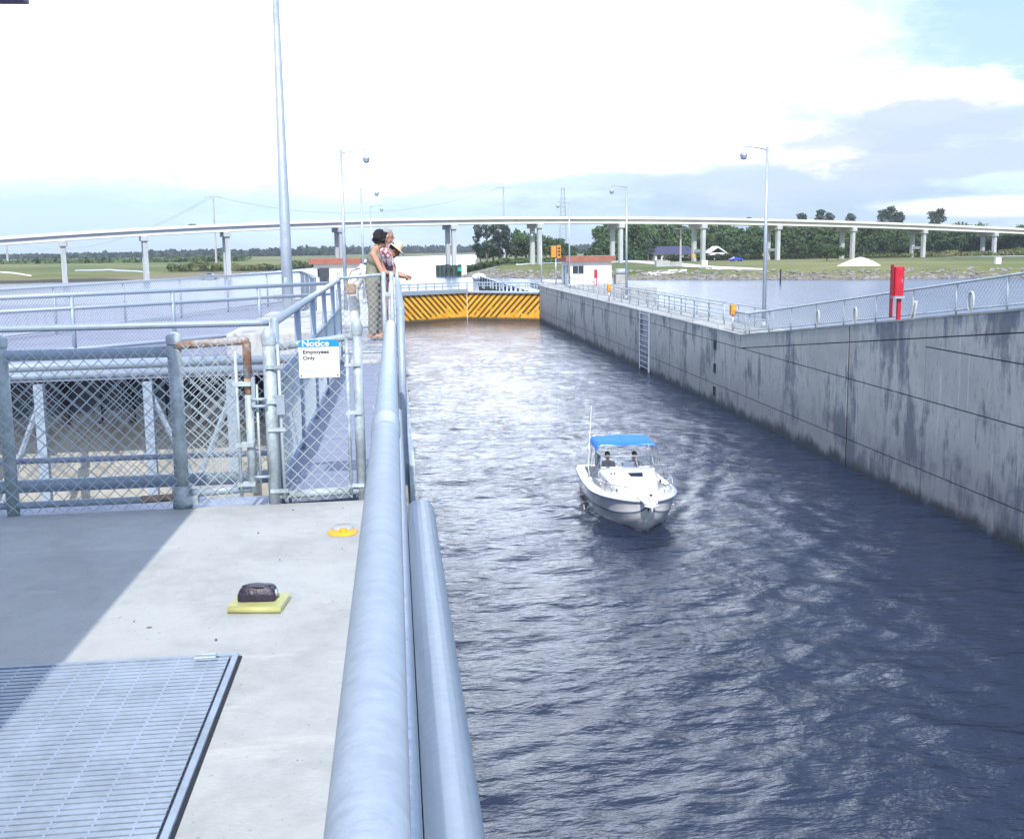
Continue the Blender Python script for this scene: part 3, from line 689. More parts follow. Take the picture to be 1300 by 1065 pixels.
# ------------------------------------------------------------------ far gate, houses, lamps
def leaf(p0, p1, sgn, label):
    d_ = Vector(p1)-Vector(p0); L0 = d_.length
    t = thing('gate_leaf', label, 'lock gate', (p0[0], p0[1], 0), math.atan2(d_.y, d_.x), 'the two leaves of the far lock gate')
    MB().box((0, 0, -2), (L0-.06, .6, 2.85)).build('skin_plate', stripe_mat(sgn), t)
    MB().box((0, -.25, 2.854), (L0-.05, 1.3, 3.02)).build('gangway', 'galv', t)
    MB().box((0, -.27, 3.024), (L0-.05, -.22, 3.30)).build('toe_board', 'galv', t)
    for y in (-.22, 1.25):
        mb = MB(); mb.tube([(0, y, 3.95), (L0-.1, y, 3.95)], .045, 6); mb.tube([(0, y, 3.62), (L0-.1, y, 3.62)], .03, 6); mb.build('handrail', 'galv', t)
        me = None
        for i in range(9):
            x = .15+i*(L0-.35)/8
            MB().box((x-.05, y-.03, 3.31), (x+.05, y+.03, 3.95)).build('post', 'galv2', t)
    return t
ap = Vector((7.75, 109.2, 0))
leaf((.30, 104.6, 0), ap, 1, 'left striped yellow leaf of the far lock gate')
l2 = leaf(ap, (WX, 104.2, 0), -1, 'right striped yellow leaf of the far lock gate, beside the stained wall')
mb = MB(); mb.tube([ap+Vector((0, -.1, -1)), ap+Vector((0, -.1, 2.84))], .16, 8); mb.build('mitre_post', 'dark', l2); l2.children[-1].matrix_parent_inverse = Matrix.Rotation(-l2.rotation_euler.z, 4, 'Z') @ Matrix.Translation(-l2.location)
# guide wall beyond
gw = thing('guide_wall', 'dark timber guide wall with white rounded end beyond the right gate leaf', 'guide wall', (0, 0, 0))
MB().box((15.4, 105.2, -1), (16.2, 186, 1.1)).build('beam', 'timber', gw)
MB().tube([(15.5, 105.5, 2.6), (15.3, 187, 2.7)], .10, 8).build('rail', 'whitem', gw)
MB().lathe((15.6, 188, -1), [(1.1, 0), (1.1, 3.0), (1.3, 3.0), (1.3, 3.6), (.8, 4.0), (0, 4.1)]).build('end_cap', 'white', gw, True)
for i in range(16):
    MB().tube([(15.45, 107+i*5, -1), (15.45, 107+i*5, 2.7)], .16, 6).build('pile', 'timber', gw)
# lamps
def lamp(label, loc, side, h=8.35):
    t = thing('lamp_post', label, 'lamp post', loc, 0, 'lamp posts along the lock')
    MB().tube([(0, 0, 0), (0, 0, h)], [.10, .055], 12).build('pole', 'whitem', t, True)
    MB().tube([(0, 0, h-.15), (side*.5, 0, h-.05), (side*1.08, 0, h+.02), (side*1.12, 0, h-.12)], .028, 8).build('arm', 'galv', t, True)
    hd = MB().lathe((side*1.12, 0, h-.42), [(0, .28), (.05, .27), (.07, .16), (.16, .12), (.17, .0), (.16, -.01)], 14).build('lamp_head', 'galv2', t, True)
    MB().lathe((side*1.12, 0, h-.42), [(.155, 0), (.15, -.08), (.11, -.15), (.0, -.18)], 14).build('lens', 'glassdk' if False else 'whitem', hd, True)
    MB().lathe((0, 0, 0), [(0, .35), (.13, .33), (.15, 0), (0, 0)]).build('base', 'galv2', t, True)
    return t
rl = ['tallest lamp post on the right lock wall where the ramp begins', 'second nearest lamp post on the right lock wall, right of the white house',
      'third lamp post on the right, in front of the white house corner', 'farthest lamp post on the right wall, next to the gate corner']
proto = lamp(rl[0], (17.15, 45.6, 3.66), -1)
for lb, px, Y in ((rl[1], 798, 74), (rl[2], 723, 99), (rl[3], 687.5, 121)):
    dup(proto, (17.15 if Y < 80 else Q(px, 350, Y).x, Y, 3.66 if Y < 118 else 1.1), 0, lb)
ll = ['nearest lamp post of the left row, just left of the dark haired woman', 'second lamp post of the left row, half hidden behind the people',
      'third lamp post of the left row', 'fourth lamp post of the left row, smallest']
for lb, Y in zip(ll, (47, 75, 104, 128)):
    o_ = dup(proto, (-2.25, Y, 3.66 if Y < 115 else 0.4), math.pi, lb)
# control houses
def house(label, loc, wx, wy, h, face=1):
    t = thing('control_house', label, 'house', loc, 0)
    wl = MB().box((0, 0, 0), (wx, wy, h)).build('wall', 'white', t)
    MB().box((-.45, -.5, h+.003), (wx+.35, wy+.4, h+.55)).build('roof', 'roofred', t)
    f = MB().box((.35, -.04, h-1.25), (1.5, -.002, h-.45)).build('window', 'glassdk', t)
    mb = MB(); mb.box((.30, -.07, h-.45), (1.55, -.003, h-.38)); mb.box((.30, -.07, h-1.32), (1.55, -.003, h-1.25)); mb.box((.90, -.06, h-1.25), (.96, -.041, h-.45)); mb.build('frame', 'whitem', f)
    f = MB().box((-.04, .9, h-1.25), (-.002, 2.0, h-.4)).build('window', 'glassdk', t)
    f = MB().box((-.04, 2.7, .02), (-.002, 3.6, 2.0)).build('door', 'steelblue', t)
    return t
hp = P(723, 362, 3.66)
h1 = house('small white control house with brown red flat roof on the right lock wall', (hp.x, hp.y, 3.66), 4.5, 5.0, 2.45)
house('white control house with brown roof on the left, behind the bending person', (-8.0, 103, 3.61), 4.4, 5, 2.6)
# red cabinets
def cabinet(label, loc):
    t = thing('red_cabinet', label, 'cabinet', loc, 0, 'red cabinets on the lock walls')
    MB().box((-.16, -.17, .78), (.16, .17, 1.68)).build('box', 'red', t, bevel=.02)
    MB().box((.02, -.05, 0), (.14, .06, .776)).build('post', 'red', t)
    MB().box((-.19, -.20, .70), (.20, .20, .777)).build('tray', 'whitem', t)
    MB().box((-.12, -.185, .9), (.12, -.172, 1.6)).build('door', 'red', t)
    MB().bbox((.07, -.19, 1.25), (.02, .02, .1)).build('handle', 'galv2', t)
    MB().box((-.19, -.05, .1), (-.165, .17, 1.74)).build('side_panel', 'red', t)
    return t
cP = Q(1137, 400, 28.9)
rc = cabinet('tall red cabinet on a post behind the ramp railing on the right', (cP.x+.02, 28.9, rtop(28.9))); rc.scale = (.85, .85, .97)
cp = P(763-8-0, 372, 3.66)
q_ = P(756.0-1, 366, 3.66)
hc = dup(rc, (hp.x+2.35, hp.y-2.4, 3.66), 0, 'small red cabinet in front of the white control house')
# traffic signal and yellow boxes
ts = thing('traffic_signal', 'orange traffic signal box on a pole beside the white control house', 'traffic signal', (hp.x-1.2, hp.y+1.5, 3.66))
MB().tube([(0, 0, 0), (0, 0, 2.9)], .07, 8).build('pole', 'whitem', ts, True)
MB().box((-.5, -.15, 2.9), (.05, .35, 4.1)).build('housing', 'orange', ts, bevel=.03)
MB().box((.1, -.3, 2.8), (.5, .2, 4.15)).build('housing', 'orange', ts, bevel=.03)
for z in (3.15, 3.5, 3.85): MB().tube([(.3, -.34, z), (.3, -.30, z)], .12, 12).build('lens', 'glassdk', ts)
def ybox(label, loc, h):
    t = thing('signal_box', label, 'signal box', loc, 0, 'yellow signal boxes on the right wall')
    MB().tube([(0, 0, 0), (0, 0, h)], .05, 8).build('post', 'whitem', t, True)
    MB().box((-.13, -.12, h), (.13, .12, h+.48)).build('box', 'orange', t, bevel=.03)
    MB().bbox((0, -.13, h+.3), (.14, .02, .14)).build('lens', 'yellow', t)
    return t
y1 = ybox('yellow signal box at the foot of the ramp railing by the tallest lamp post', (XR-.1, 44.3, 3.66), .75)
dup(y1, (WX+.35, 71.5, 3.66), 0, 'small yellow signal box on the wall edge nearer than the control house')
# crate-like machinery by the house
mc = thing('motor_unit', 'grey machinery block right of the white control house', 'machine', (hp.x+5.2, hp.y+1, 3.66))
MB().box((0, 0, 0), (1.2, 1.2, 1.0)).build('base', 'concrete', mc); MB().tube([(0.1, .5, 1.3), (1.3, .5, 1.3)], .3, 12).build('motor', 'galv2', mc, True)
mc2 = thing('motor_unit', 'white and dark machinery block on the left platform by the big pole', 'machine', (Q(412, 350, 60).x-.4, 60, 3.64))
pb = MB().box((-3.2, 58, -2), (-10, 64, 3.6))
MB().box((-.2, 0, 0), (1.0, 1.2, 2.1)).build('base', 'white', mc2); MB().box((.1, -.02, 2.1), (.6, .8, 2.9)).build('motor', 'darksteel', mc2); MB().tube([(.6, .3, 1.9), (1.3, .3, 1.7)], .25, 10).build('drum', 'white', mc2)
tag(pb.build('machine_plinth', 'concrete'), 'concrete plinth under the left machinery block', 'plinth')
# rope coils on the ramp rail
def coil(label, px, py):
    Y = None
    # on the railing line X = XR-.06
    d_ = ray(px, py); t_ = (XR-.07)/d_.x; p = EYE+d_*t_
    t = thing('rope_coil', label, 'rope', (p.x, p.y, p.z), 0, 'rope coils hung on the ramp railing')
    for k in range(3):
        pts = [(-.02*k+.0, math.cos(a)*(.10+.02*k), math.sin(a)*(.23+.015*k)-.02*k) for a in np.linspace(0, 2*math.pi, 17)]
        MB().tube(pts, .016, 6, False).build('loop', 'rope', t, True)
    return t
coil('white rope coil on the railing nearest the foot of the ramp', 1039, 402)
coil('white rope coil left of the tall red cabinet', 1086.5, 399)
coil('white rope coil farthest right on the ramp railing', 1234, 381)
def onrail(px, py, off=0):
    d_ = ray(px, py); return EYE+d_*((XR-.07-off)/d_.x)
a_, b, c_ = onrail(1164, 382), onrail(1161, 402), onrail(1152, 414, .05)
rp = MB(); rp.tube([a_, (a_+b)/2, b, c_, c_+Vector((0, .1, .05)), b+Vector((0, .18, .02)), a_+Vector((0, .1, 0))], .03, 6)
tag(rp.build('hanging_rope', 'rope', smooth=True), 'loose white rope hanging down right of the tall red cabinet', 'rope')

# ------------------------------------------------------------------ bridge
def bline(px):     # bridge centre line Y = 297 + .29 X seen in column px
    d_ = ray(px, 320); tt = d_.x/d_.y; Y = 296.8/(1-.29*tt); return Vector((tt*Y, Y, 0))
ctl = [(-140, 307), (0, 300), (185, 290.3), (290, 284), (435, 278.5), (578, 275.5), (690, 275), (895, 277), (1085, 281), (1265, 288), (1300, 290), (1450, 299), (1600, 310)]
top = []
for px, py in ctl: v = bline(px); top.append(Q(px, py, v.y))
zfit = np.polyfit([p.x for p in top[1:-1]], [p.z for p in top[1:-1]], 4)
def ztop(x): return float(np.polyval(zfit, min(max(x, -125), 260)))-.02*max(0, x-260)
bd = Vector((1, .29, 0)).normalized(); bn_ = Vector((-bd.y, bd.x, 0))
br = thing('highway_bridge', 'long white concrete highway bridge on pillars crossing behind the lock', 'bridge', (0, 0, 0))
def sweep(name, prof, m_, x0=-125, x1=420, parent=br, n=110):
    mb = MB(); vs = []; k = len(prof)
    xs_ = np.linspace(x0, x1, n)
    for x in xs_:
        c0 = Vector((x, 296.8+.29*x, ztop(x)))
        vs += [c0+bn_*o+Vector((0, 0, z)) for o, z in prof]
    fs = [(i*k+j, i*k+(j+1) % k, (i+1)*k+(j+1) % k, (i+1)*k+j) for i in range(n-1) for j in range(k)]+[tuple(range(k)), tuple(range((n-1)*k, n*k))]
    mb.add(vs, fs); return mb.build(name, m_, parent)
sweep('parapet', [(-.35, 0), (.0, 0), (.0, -.78), (-.35, -.78)], 'girder')
sweep('parapet', [(8.6, 0), (8.95, 0), (8.95, -.78), (8.6, -.78)], 'girder')
sweep('deck_slab', [(-.05, -.785), (8.65, -.785), (8.65, -1.05), (-.05, -1.05)], 'pier')
for o in (.45, 2.9, 5.4, 7.8): sweep('girder', [(o, -1.055), (o+.55, -1.055), (o+.55, -2.15), (o, -2.15)], 'girder')
tH = lambda x, y: float(max(0, height_np(np.array([[[x, y]]], float))[0, 0]))
for px in (-25, 80, 185, 290, 435, 578, 687, 790, 895, 990, 1085, 1175, 1265, 1360):
    v = bline(px); zt = ztop(v.x)-2.16
    pr = MB(); c0 = v+bn_*.4; c1 = v+bn_*8
    def ob(mb, a, b, hw, z0, z1):
        q = [a-bd*hw, a+bd*hw, b+bd*hw, b-bd*hw]; mb.prism([(p.x, p.y) for p in q], z0, z1)
    cap = MB(); ob(cap, c0-bn_*.3, c1+bn_*.6, 1.0, zt-1.3, zt); cp_ = cap.build('pier_cap', 'pier', br)
    for o in (1.2, 6.6):
        col_ = MB(); cc0 = v+bn_*o; ob(col_, cc0-bn_*.6, cc0+bn_*.6, .62, tH(cc0.x, cc0.y)-1.5, zt-1.303); col_.build('pier', 'pier', br)
    if px in (895, 990, 1175, 80): 
        col_ = MB(); ob(col_, v+bn_*1.8, v+bn_*6, .35, tH(v.x, v.y)+3, tH(v.x, v.y)+4); col_.build('strut', 'pier', br)
# pier fender in the canal
v = bline(573)
fd = thing('pier_fender', 'dark green timber fender around the bridge pier standing in the canal', 'fender', (v.x-1.2, v.y-9, 0))
mb = MB(); 
for i in range(15):
    a = i/15*2*math.pi; mb.tube([(3.4*math.cos(a), 5*math.sin(a), -1), (3.4*math.cos(a), 5*math.sin(a), 2.9+.4*random.random())], .5, 6)
mb.build('piles', 'timber', fd); MB().lathe((0, 0, 0), [(3.6, 1.9), (4.0, 1.9), (4.0, 2.4), (3.6, 2.4), (3.6, 1.9)], 15).build('wale', 'timber', fd)
MB().box((3.2, -5.6, 0), (4.6, -4.2, 3.6)).build('white_marker', 'white', fd); MB().box((2.1, -5.5, 1.4), (3.1, -5.3, 2.5)).build('green_light', mat('green_light', (.02, .35, .22)), fd)

# ------------------------------------------------------------------ vehicles far off
def car(label, loc, rz, paint, kind='sedan', L_=4.6, name='car'):
    t = thing(name, label, 'car', loc, rz)
    if kind == 'pickup': prof = [(0, .45), (0, 1.0), (1.9, 1.02), (1.95, 1.65), (3.0, 1.65), (3.7, 1.05), (4.9, .95), (5.1, .5)]; L_ = 5.1
    else: prof = [(0, .35), (.05, .85), (.9, .98), (1.5, 1.42), (2.9, 1.42), (3.6, .95), (4.5, .8), (4.6, .35)]
    n = len(prof); mb = MB(); hw = .88
    vs = [(x, -hw*(1 if z < 1.1 else .82), z) for x, z in prof]+[(x, hw*(1 if z < 1.1 else .82), z) for x, z in prof]
    mb.add(vs, [tuple(range(n)), tuple(range(2*n-1, n-1, -1))]+[(i, n+i, n+(i+1) % n, (i+1) % n) for i in range(n)])
    bod = mb.build('body', paint, t, bevel=.05)
    g0, g1 = (2.0, 3.3) if kind == 'pickup' else (1.35, 3.1)
    for s in (-1, 1): MB().box((g0, s*.80-.02, 1.05), (g1, s*.80+.02, 1.38 if kind != 'pickup' else 1.55)).build('side_window', 'glassdk', t)
    for x in (.95, L_-1.0):
        for s in (-1, 1): MB().tube([(x, s*.75, .33), (x, s*.93, .33)], .33, 14).build('wheel', 'rubber', t)
    return t
def onland(px, py, z): p = P(px, py, z); return (p.x, p.y, z)
lp = Q(262, 349, 300); car('white pickup truck parked on the left grass bank under the bridge', (lp.x-2, 300, tH(lp.x, 300)), R(5), 'whitecar', 'pickup', name='pickup_truck').scale = (1.1, 1.1, 1.1)
v = bline(236); car('dark car driving on the left part of the bridge', (v.x+bn_.x*3, v.y+3, ztop(v.x)-.95), math.atan(.29), 'darkcar')
v = bline(948); car('dark car driving on the right part of the bridge', (v.x+bn_.x*3, v.y+3, ztop(v.x)-.95), math.atan(.29), 'darkcar')
v = Q(756, 330, 345); car('white car parked on the far road above the white control house', (v.x-2, 345, 2.6), R(12), 'whitecar')
v = Q(934, 329, 318); car('bright blue car parked on the grass right of the bridge pillars', (v.x-2, 318, 2.6), R(8), 'bluecar')
# road, sand patches
def G(px, py):
    """where the sight line meets the terrain"""
    d_ = ray(px, py); d_ = d_/d_.y; Ys = np.linspace(190, 700, 1600)
    pts = np.stack([d_.x*Ys, Ys], -1); zr = EYE.z+d_.z*Ys; zt = height_np(pts); k = int(np.argmax(zr <= zt))
    return Vector((pts[k, 0], Ys[k], max(zt[k], .2)+.07))
def ribbon(name, up_, lo_, m_, n=40, rows=5):
    x0, x1 = up_[0][0], up_[-1][0]; mb = MB(); vs = []
    for i in range(n+1):
        x = x0+(x1-x0)*i/n; ya = float(np.interp(x, [p[0] for p in up_], [p[1] for p in up_])); yb = float(np.interp(x, [p[0] for p in lo_], [p[1] for p in lo_]))
        wob = .35*noise.noise(Vector((x*.09, 7, 0)))
        a_, b = G(x, ya+wob), G(x, max(yb, ya+.3)+wob)
        for j in range(rows+1):
            p = a_+(b-a_)*(j/rows); vs.append((p.x, p.y, tH(p.x, p.y)+.07))
    mb.add(vs, [(i*(rows+1)+j, i*(rows+1)+j+1, (i+1)*(rows+1)+j+1, (i+1)*(rows+1)+j) for i in range(n) for j in range(rows)])
    return struct(mb.build(name, m_, smooth=True))
ribbon('sand_path', [(655, 335.5), (690, 333), (800, 330.5), (850, 333), (900, 338), (968, 341.5)], [(655, 337), (690, 335), (800, 333.5), (850, 337.5), (905, 342.5), (968, 343)], 'sand')
ribbon('sand_patch', [(820, 347), (838, 343.5), (872, 342.5)], [(820, 349.5), (838, 350), (872, 344.5)], 'sand')
ribbon('far_road', [(700, 327), (760, 328.4), (1000, 326), (1300, 325)], [(700, 328), (760, 329.6), (1000, 327), (1300, 326)], 'pier')
ribbon('dirt_path', [(0, 345), (18, 346), (40, 350)], [(0, 346.5), (18, 348), (40, 351.5)], 'sand')
ribbon('farm_road', [(95, 343), (140, 342), (190, 345)], [(95, 344.5), (140, 344), (190, 347)], 'pier')
mp = Q(1092, 346, 226)
mb = MB(); rows = 9; vs = []
for i in range(rows+1):
    for k in range(20):
        a = 2*math.pi*k/20; r = i/rows; zz = 2.3*(1-r**1.5) if r < 1 else -.1
        vs.append((r*5.6*math.cos(a)*(1+.12*math.sin(3*a)), r*3.6*math.sin(a), zz+.12*noise.noise(Vector((i, k, 0))*.7)))
mb.add(vs, [(i*20+k, i*20+(k+1) % 20, (i+1)*20+(k+1) % 20, (i+1)*20+k) for i in range(rows) for k in range(20)])
o_ = mb.build('sand_mound', 'sand', smooth=True); o_.location = (mp.x, 226, 2.3); tag(o_, 'white sand mound on the right bank near the water', 'mound')
# riprap rocks along the right shore
mb = MB()
shore = [Vector((x, y, 0)) for x, y in [(22, 300), (19, 282), (27, 264), (38, 250), (52, 236), (71, 222), (100, 211), (136, 203), (200, 197), (260, 192)]]
for a_, b in zip(shore, shore[1:]):
    Ls = (b-a_).length; n = int(Ls*11)
    for i in range(n):
        t_ = random.random(); p = a_+(b-a_)*t_; q = Vector((b.y-a_.y, -(b.x-a_.x), 0)).normalized(); dn = -random.random()**1.4*9+.5
        if a_.x < 20.5: q = Vector((-1, 0, 0))
        p = p+q*dn; z = tH(p.x, p.y)
        r = .18+random.random()**2.5*.55; n0 = len(mb.v)
        mb.ell((p.x, p.y, z+.05), (r*random.uniform(.8, 1.5), r, r*.6), 6, 4, Matrix.Rotation(random.random()*6, 3, 'Z'))
        for j in range(n0, len(mb.v)):
            v = Vector(mb.v[j]); mb.v[j] = tuple(v+Vector((1, 1, .6))*r*.25*noise.noise(v*1.7))
tag(mb.build('riprap', 'rock'), 'band of grey riprap stones along the right shoreline', 'stones', kind='stuff')

# ------------------------------------------------------------------ far buildings, towers, wires, signs
bh = Q(858, 322, 372)
t = thing('long_house', 'long low house with dark violet roof among the trees behind the bridge', 'house', (bh.x-8, 372, 2.6), R(6))
MB().box((0, 0, 0), (16.5, 7, 2.3)).build('wall', 'white', t)
mb = MB(); mb.add([(-1,-1,2.3),(17.5,-1,2.3),(17.5,8,2.3),(-1,8,2.3),(2.5,3.5,5.2),(14.5,3.5,5.2)], [(0,1,5,4),(1,2,5),(2,3,4,5),(3,0,4),(0,3,2,1)]); mb.build('roof', 'slate', t)
for i in range(6): MB().box((.8+i*2.7, -.06, .2), (2.4+i*2.7, -.003, 1.9)).build('window', 'glassdk', t)
bh = Q(911, 325, 372)
t = thing('gable_house', 'white gabled house beside a bridge pillar right of the long dark roofed house', 'house', (bh.x-3, 372, 2.6))
MB().box((0, 0, 0), (6, 6, 2.6)).build('wall', 'white', t)
mb = MB(); mb.add([(-.6,-.5,2.5),(3,-.5,5),(6.6,-.5,2.5),(-.6,6.5,2.5),(3,6.5,5),(6.6,6.5,2.5),(3,-.5,4.4),(-.6,-.5,2.1),(6.6,-.5,2.1)], [(0,3,4,1),(1,4,5,2),(0,1,2,8,6,7)]); mb.build('roof', 'white', t)
MB().box((2.2, -.05, .2), (3.8, -.003, 2.2)).build('door', 'glassdk', t)
def tower(label, px, pytop, Y, z0, kind):
    p = Q(px, 320, Y); zt = Q(px, pytop, Y).z; h = zt-z0
    if kind == 'lattice':
        t = thing('lattice_tower', label, 'tower', (p.x, Y, z0)); mb = MB(); w0, w1 = 2.2, .8
        for s in ((-1,-1),(1,-1),(1,1),(-1,1)): mb.tube([(s[0]*w0, s[1]*w0, 0), (s[0]*w1, s[1]*w1, h)], .10, 4)
        n = 16
        for i in range(n):
            a, b = w0+(w1-w0)*i/n, w0+(w1-w0)*(i+1)/n; z, zz = h*i/n, h*(i+1)/n
            for (x0, y0), (x1, y1) in (((-1,-1),(1,-1)), ((1,-1),(1,1)), ((1,1),(-1,1)), ((-1,1),(-1,-1))):
                mb.tube([(x0*a, y0*a, z), (x1*b, y1*b, zz)], .05, 4); mb.tube([(x1*a, y1*a, z), (x0*b, y0*b, zz)], .05, 4)
        mb.build('frame', 'galv2', t)
    else:
        t = thing('utility_pole', label, 'utility pole', (p.x, Y, z0), 0, 'tall power poles'); r = .38*Y/450
        MB().tube([(0, 0, 0), (0, 0, h)], [r*1.3, r*.8], 6).build('pole', 'pier', t)
        MB().box((-3.6*Y/450, -.2, h-.6), (3.6*Y/450, .2, h-.15)).build('crossarm', 'galv2', t)
    return Vector((p.x, Y, zt))
tower('lattice mast rising above the bridge in the middle distance', 715, 238, 560, 2.6, 'lattice')
u1 = tower('tall power pole above the left half of the bridge', 274, 249, 420, 2, 'p')
u2 = tower('tall power pole behind the bridge, right of the canal pier', 640, 237, 450, 2.6, 'p')
u0 = tower('short looking power pole at the far left edge beyond the bridge', 9, 306, 700, 2, 'p')
u3 = tower('slim white service pole in front of the wood, right of the violet roof', 864, 289, 330, 2.6, 'p')
wr = MB()
for a_, b, sg_ in ((u0, u1, 12), (u1, u2, 9)):
    for o in (-2.5, 2.5):
        wr.tube([a_+(b-a_)*t_+Vector((0, o, -4*sg_*t_*(1-t_))) for t_ in np.linspace(0, 1, 14)], .05, 3)
b = Q(330, 330, 700)
tag(wr.build('power_lines', 'galv2'), 'thin power lines strung between the tall poles above the bridge', 'wires')
for px, py, Y, lb in ((970, 325, 330, 'small yellow road sign right of the bridge pillars near the blue car'), (1043-75, 0, 0, None), (1136, 341, 0, None), (881, 325, 330, 'small yellow road sign left of the gabled house')):
    if lb is None: continue
    p = Q(px, py, Y); t = thing('road_sign', lb, 'sign', (p.x, Y, 2.6)); MB().tube([(0, 0, 0), (0, 0, 2)], .08, 5).build('post', 'galv2', t); MB().box((-.5, -.08, 1.4), (.5, -.02, 2.4)).build('panel', 'yellow', t)
for px, py, Y, lb in ((894, 347, 238, 'small white box on the grass below the bridge pillars'), (1266, 342, 225, 'small white box on the right bank near the frame edge')):
    p = Q(px, py, Y); mb = MB(); mb.box((-.7, -.4, 0), (.7, .4, 1.5)); mb.box((-.8, -.5, 1.503), (.8, .5, 1.6)); o_ = mb.build('utility_box', 'white'); o_.location = (p.x, Y, 2.6); tag(o_, lb, 'box')
p = Q(846, 344, 250); t = thing('culvert_block', 'grey concrete block beside the sand patch on the right bank', 'block', (p.x, 250, 2.55))
MB().box((-2.6, 0, 0), (1, 2, 1.5)).build('headwall', 'pier', t); MB().box((1.003, -.3, 0), (4, 2, 1.2)).build('slab', 'concrete', t)
p = Q(768, 322, 342); t = thing('road_sign', 'blue road sign just right of the white car', 'sign', (p.x, 342, 2.6)); MB().tube([(0, 0, 0), (0, 0, 1.8)], .08, 5).build('post', 'galv2', t); MB().box((-.9, -.08, 1.0), (.9, -.02, 2.3)).build('panel', 'signblue', t)

# ------------------------------------------------------------------ trees
def crown_mesh(name, blobs, nleaf, size, m_, seed, hang=0.):
    rr = np.random.default_rng(seed); vs = []; fs = []
    wts = np.array([b[1][0]*b[1][1]*b[1][2] for b in blobs]); wts /= wts.sum()
    for (c, rad), w__ in zip(blobs, wts):
        n = max(8, int(nleaf*w__))
        for _ in range(n):
            v = rr.normal(size=3); v /= np.linalg.norm(v); v *= rr.random()**.28
            p = np.array(c)+v*np.array(rad)*(.85+.3*rr.random())
            a = rr.normal(size=3); a /= np.linalg.norm(a); b = np.cross(a, rr.normal(size=3)); b /= np.linalg.norm(b)
            s = size*(.5+rr.random()); b2 = b.copy(); b2[2] -= hang; o = len(vs)
            vs += [p-a*s*.5, p+b2*s*.5, p+a*s*.5, p-b2*s*.45]; fs.append((o, o+1, o+2, o+3))
    me = bpy.data.meshes.new(name); me.from_pydata([tuple(map(float, v)) for v in vs], [], fs); me.materials.append(M[m_]); return me
def tree_proto(kind, seed):
    rr = random.Random(seed)
    if kind == 'round': h, tr = 9, .28; blobs = [((rr.uniform(-2.6, 2.6), rr.uniform(-2.6, 2.6), rr.uniform(3.2, 8.2)), (rr.uniform(1.3, 2.4),)*2+(rr.uniform(1.1, 2.0),)) for _ in range(15)]; m_, nl, sz = rr.choice(['leafA', 'leafB']), 2600, .62
    elif kind == 'pine': h, tr = 13, .22; blobs = [((rr.uniform(-1.8, 1.8)*(1.1-i/16), rr.uniform(-1.8, 1.8)*(1.1-i/16), 4+i*.62), (rr.uniform(.8, 1.5),)*2+(rr.uniform(.5, 1.1),)) for i in range(15)]; m_, nl, sz = 'leafC', 1700, .42
    else: h, tr = 11, .3; blobs = [((rr.uniform(-3.6, 3.6), rr.uniform(-2, 2), rr.uniform(4.5, 11)), (rr.uniform(.7, 1.5),)*2+(rr.uniform(.6, 1.2),)) for _ in range(22)]; m_, nl, sz = 'leafC', 2000, .5
    tk = MB(); tk.tube([(0, 0, -.5), (.1, 0, h*.35), (rr.uniform(-.4, .4), .1, h*.7), (0, 0, h*.93)], [tr*1.3, tr, tr*.6, .05], 6)
    for c, r_ in blobs[:9]: tk.tube([(0, 0, max(1.2, c[2]-2.5)), (c[0]*.6, c[1]*.6, c[2]-.6), c], [tr*.4, tr*.25, .04], 4)
    return tk, crown_mesh('crown', blobs, nl, sz, m_, seed), kind
protos = []
for kind, n in (('round', 5), ('pine', 3), ('open', 2)):
    for i in range(n): protos.append(tree_proto(kind, 20+len(protos)*7))
tkmesh = {}
def plant(pi, loc, s, label, group):
    tk, cr, kind = protos[pi]
    t = thing({'round': 'broadleaf_tree', 'pine': 'pine_tree', 'open': 'open_crown_tree'}[kind], label, 'tree', loc, random.uniform(0, 6.28), group)
    t.scale = (s*random.uniform(.9, 1.15), s*random.uniform(.9, 1.15), s)
    if pi not in tkmesh: tkmesh[pi] = tk.build('trunk', 'bark', t).data
    else: o = bpy.data.objects.new('trunk', tkmesh[pi]); C.objects.link(o); o.parent = t
    o = bpy.data.objects.new('crown', cr); C.objects.link(o); o.parent = t
def plant_px(pi, px, ptop, Y, label, group, z0=2.6):
    p = Q(px, 320, Y); zt = Q(px, ptop, Y).z; hh = {'round': 9.8, 'pine': 13.6, 'open': 12}[protos[pi][2]]
    plant(pi, (p.x, Y, z0), max(.25, (zt-z0)/hh), label, group)
gC = 'trees on the point beside the canal'
# centre clump
plant_px(8, 618, 284, 345, 'open crowned grey tree at the tip of the point beside the canal', gC)
plant_px(9, 634, 282, 352, 'leaning open tree just left of the tall power pole', gC)
plant_px(5, 643, 286, 356, 'dense grey tree behind the tall power pole on the point', gC)
for px, tp, Y, pi in ((655, 294, 365, 0), (668, 291, 372, 1), (682, 296, 362, 2), (700, 299, 372, 3), (714, 305, 360, 4), (728, 312, 372, 0), (610, 306, 352, 1), (626, 303, 362, 2)):
    plant_px(pi, px, tp, Y, 'round green tree in the low clump between the power pole and the traffic signal', gC)
gR = 'trees of the wood behind the bridge'
for i in range(60):
    px = 768+i*9.9+random.uniform(-3, 3); Y = random.uniform(385, 440); tp = random.uniform(279, 289) + (0 if px < 1250 else 4)
    if 822 < px < 925: Y = random.uniform(405, 440)
    plant_px(i*3 % 5, px, tp+2, Y, 'round green tree in the wood behind the right half of the bridge', gR)
for i in range(26):
    px = 775+i*22+random.uniform(-5, 5); plant_px(i % 5, px, random.uniform(292, 302), random.uniform(395, 405) if 815 < px < 930 else random.uniform(372, 384), 'low round tree along the front edge of the wood', 'low trees at the edge of the wood')
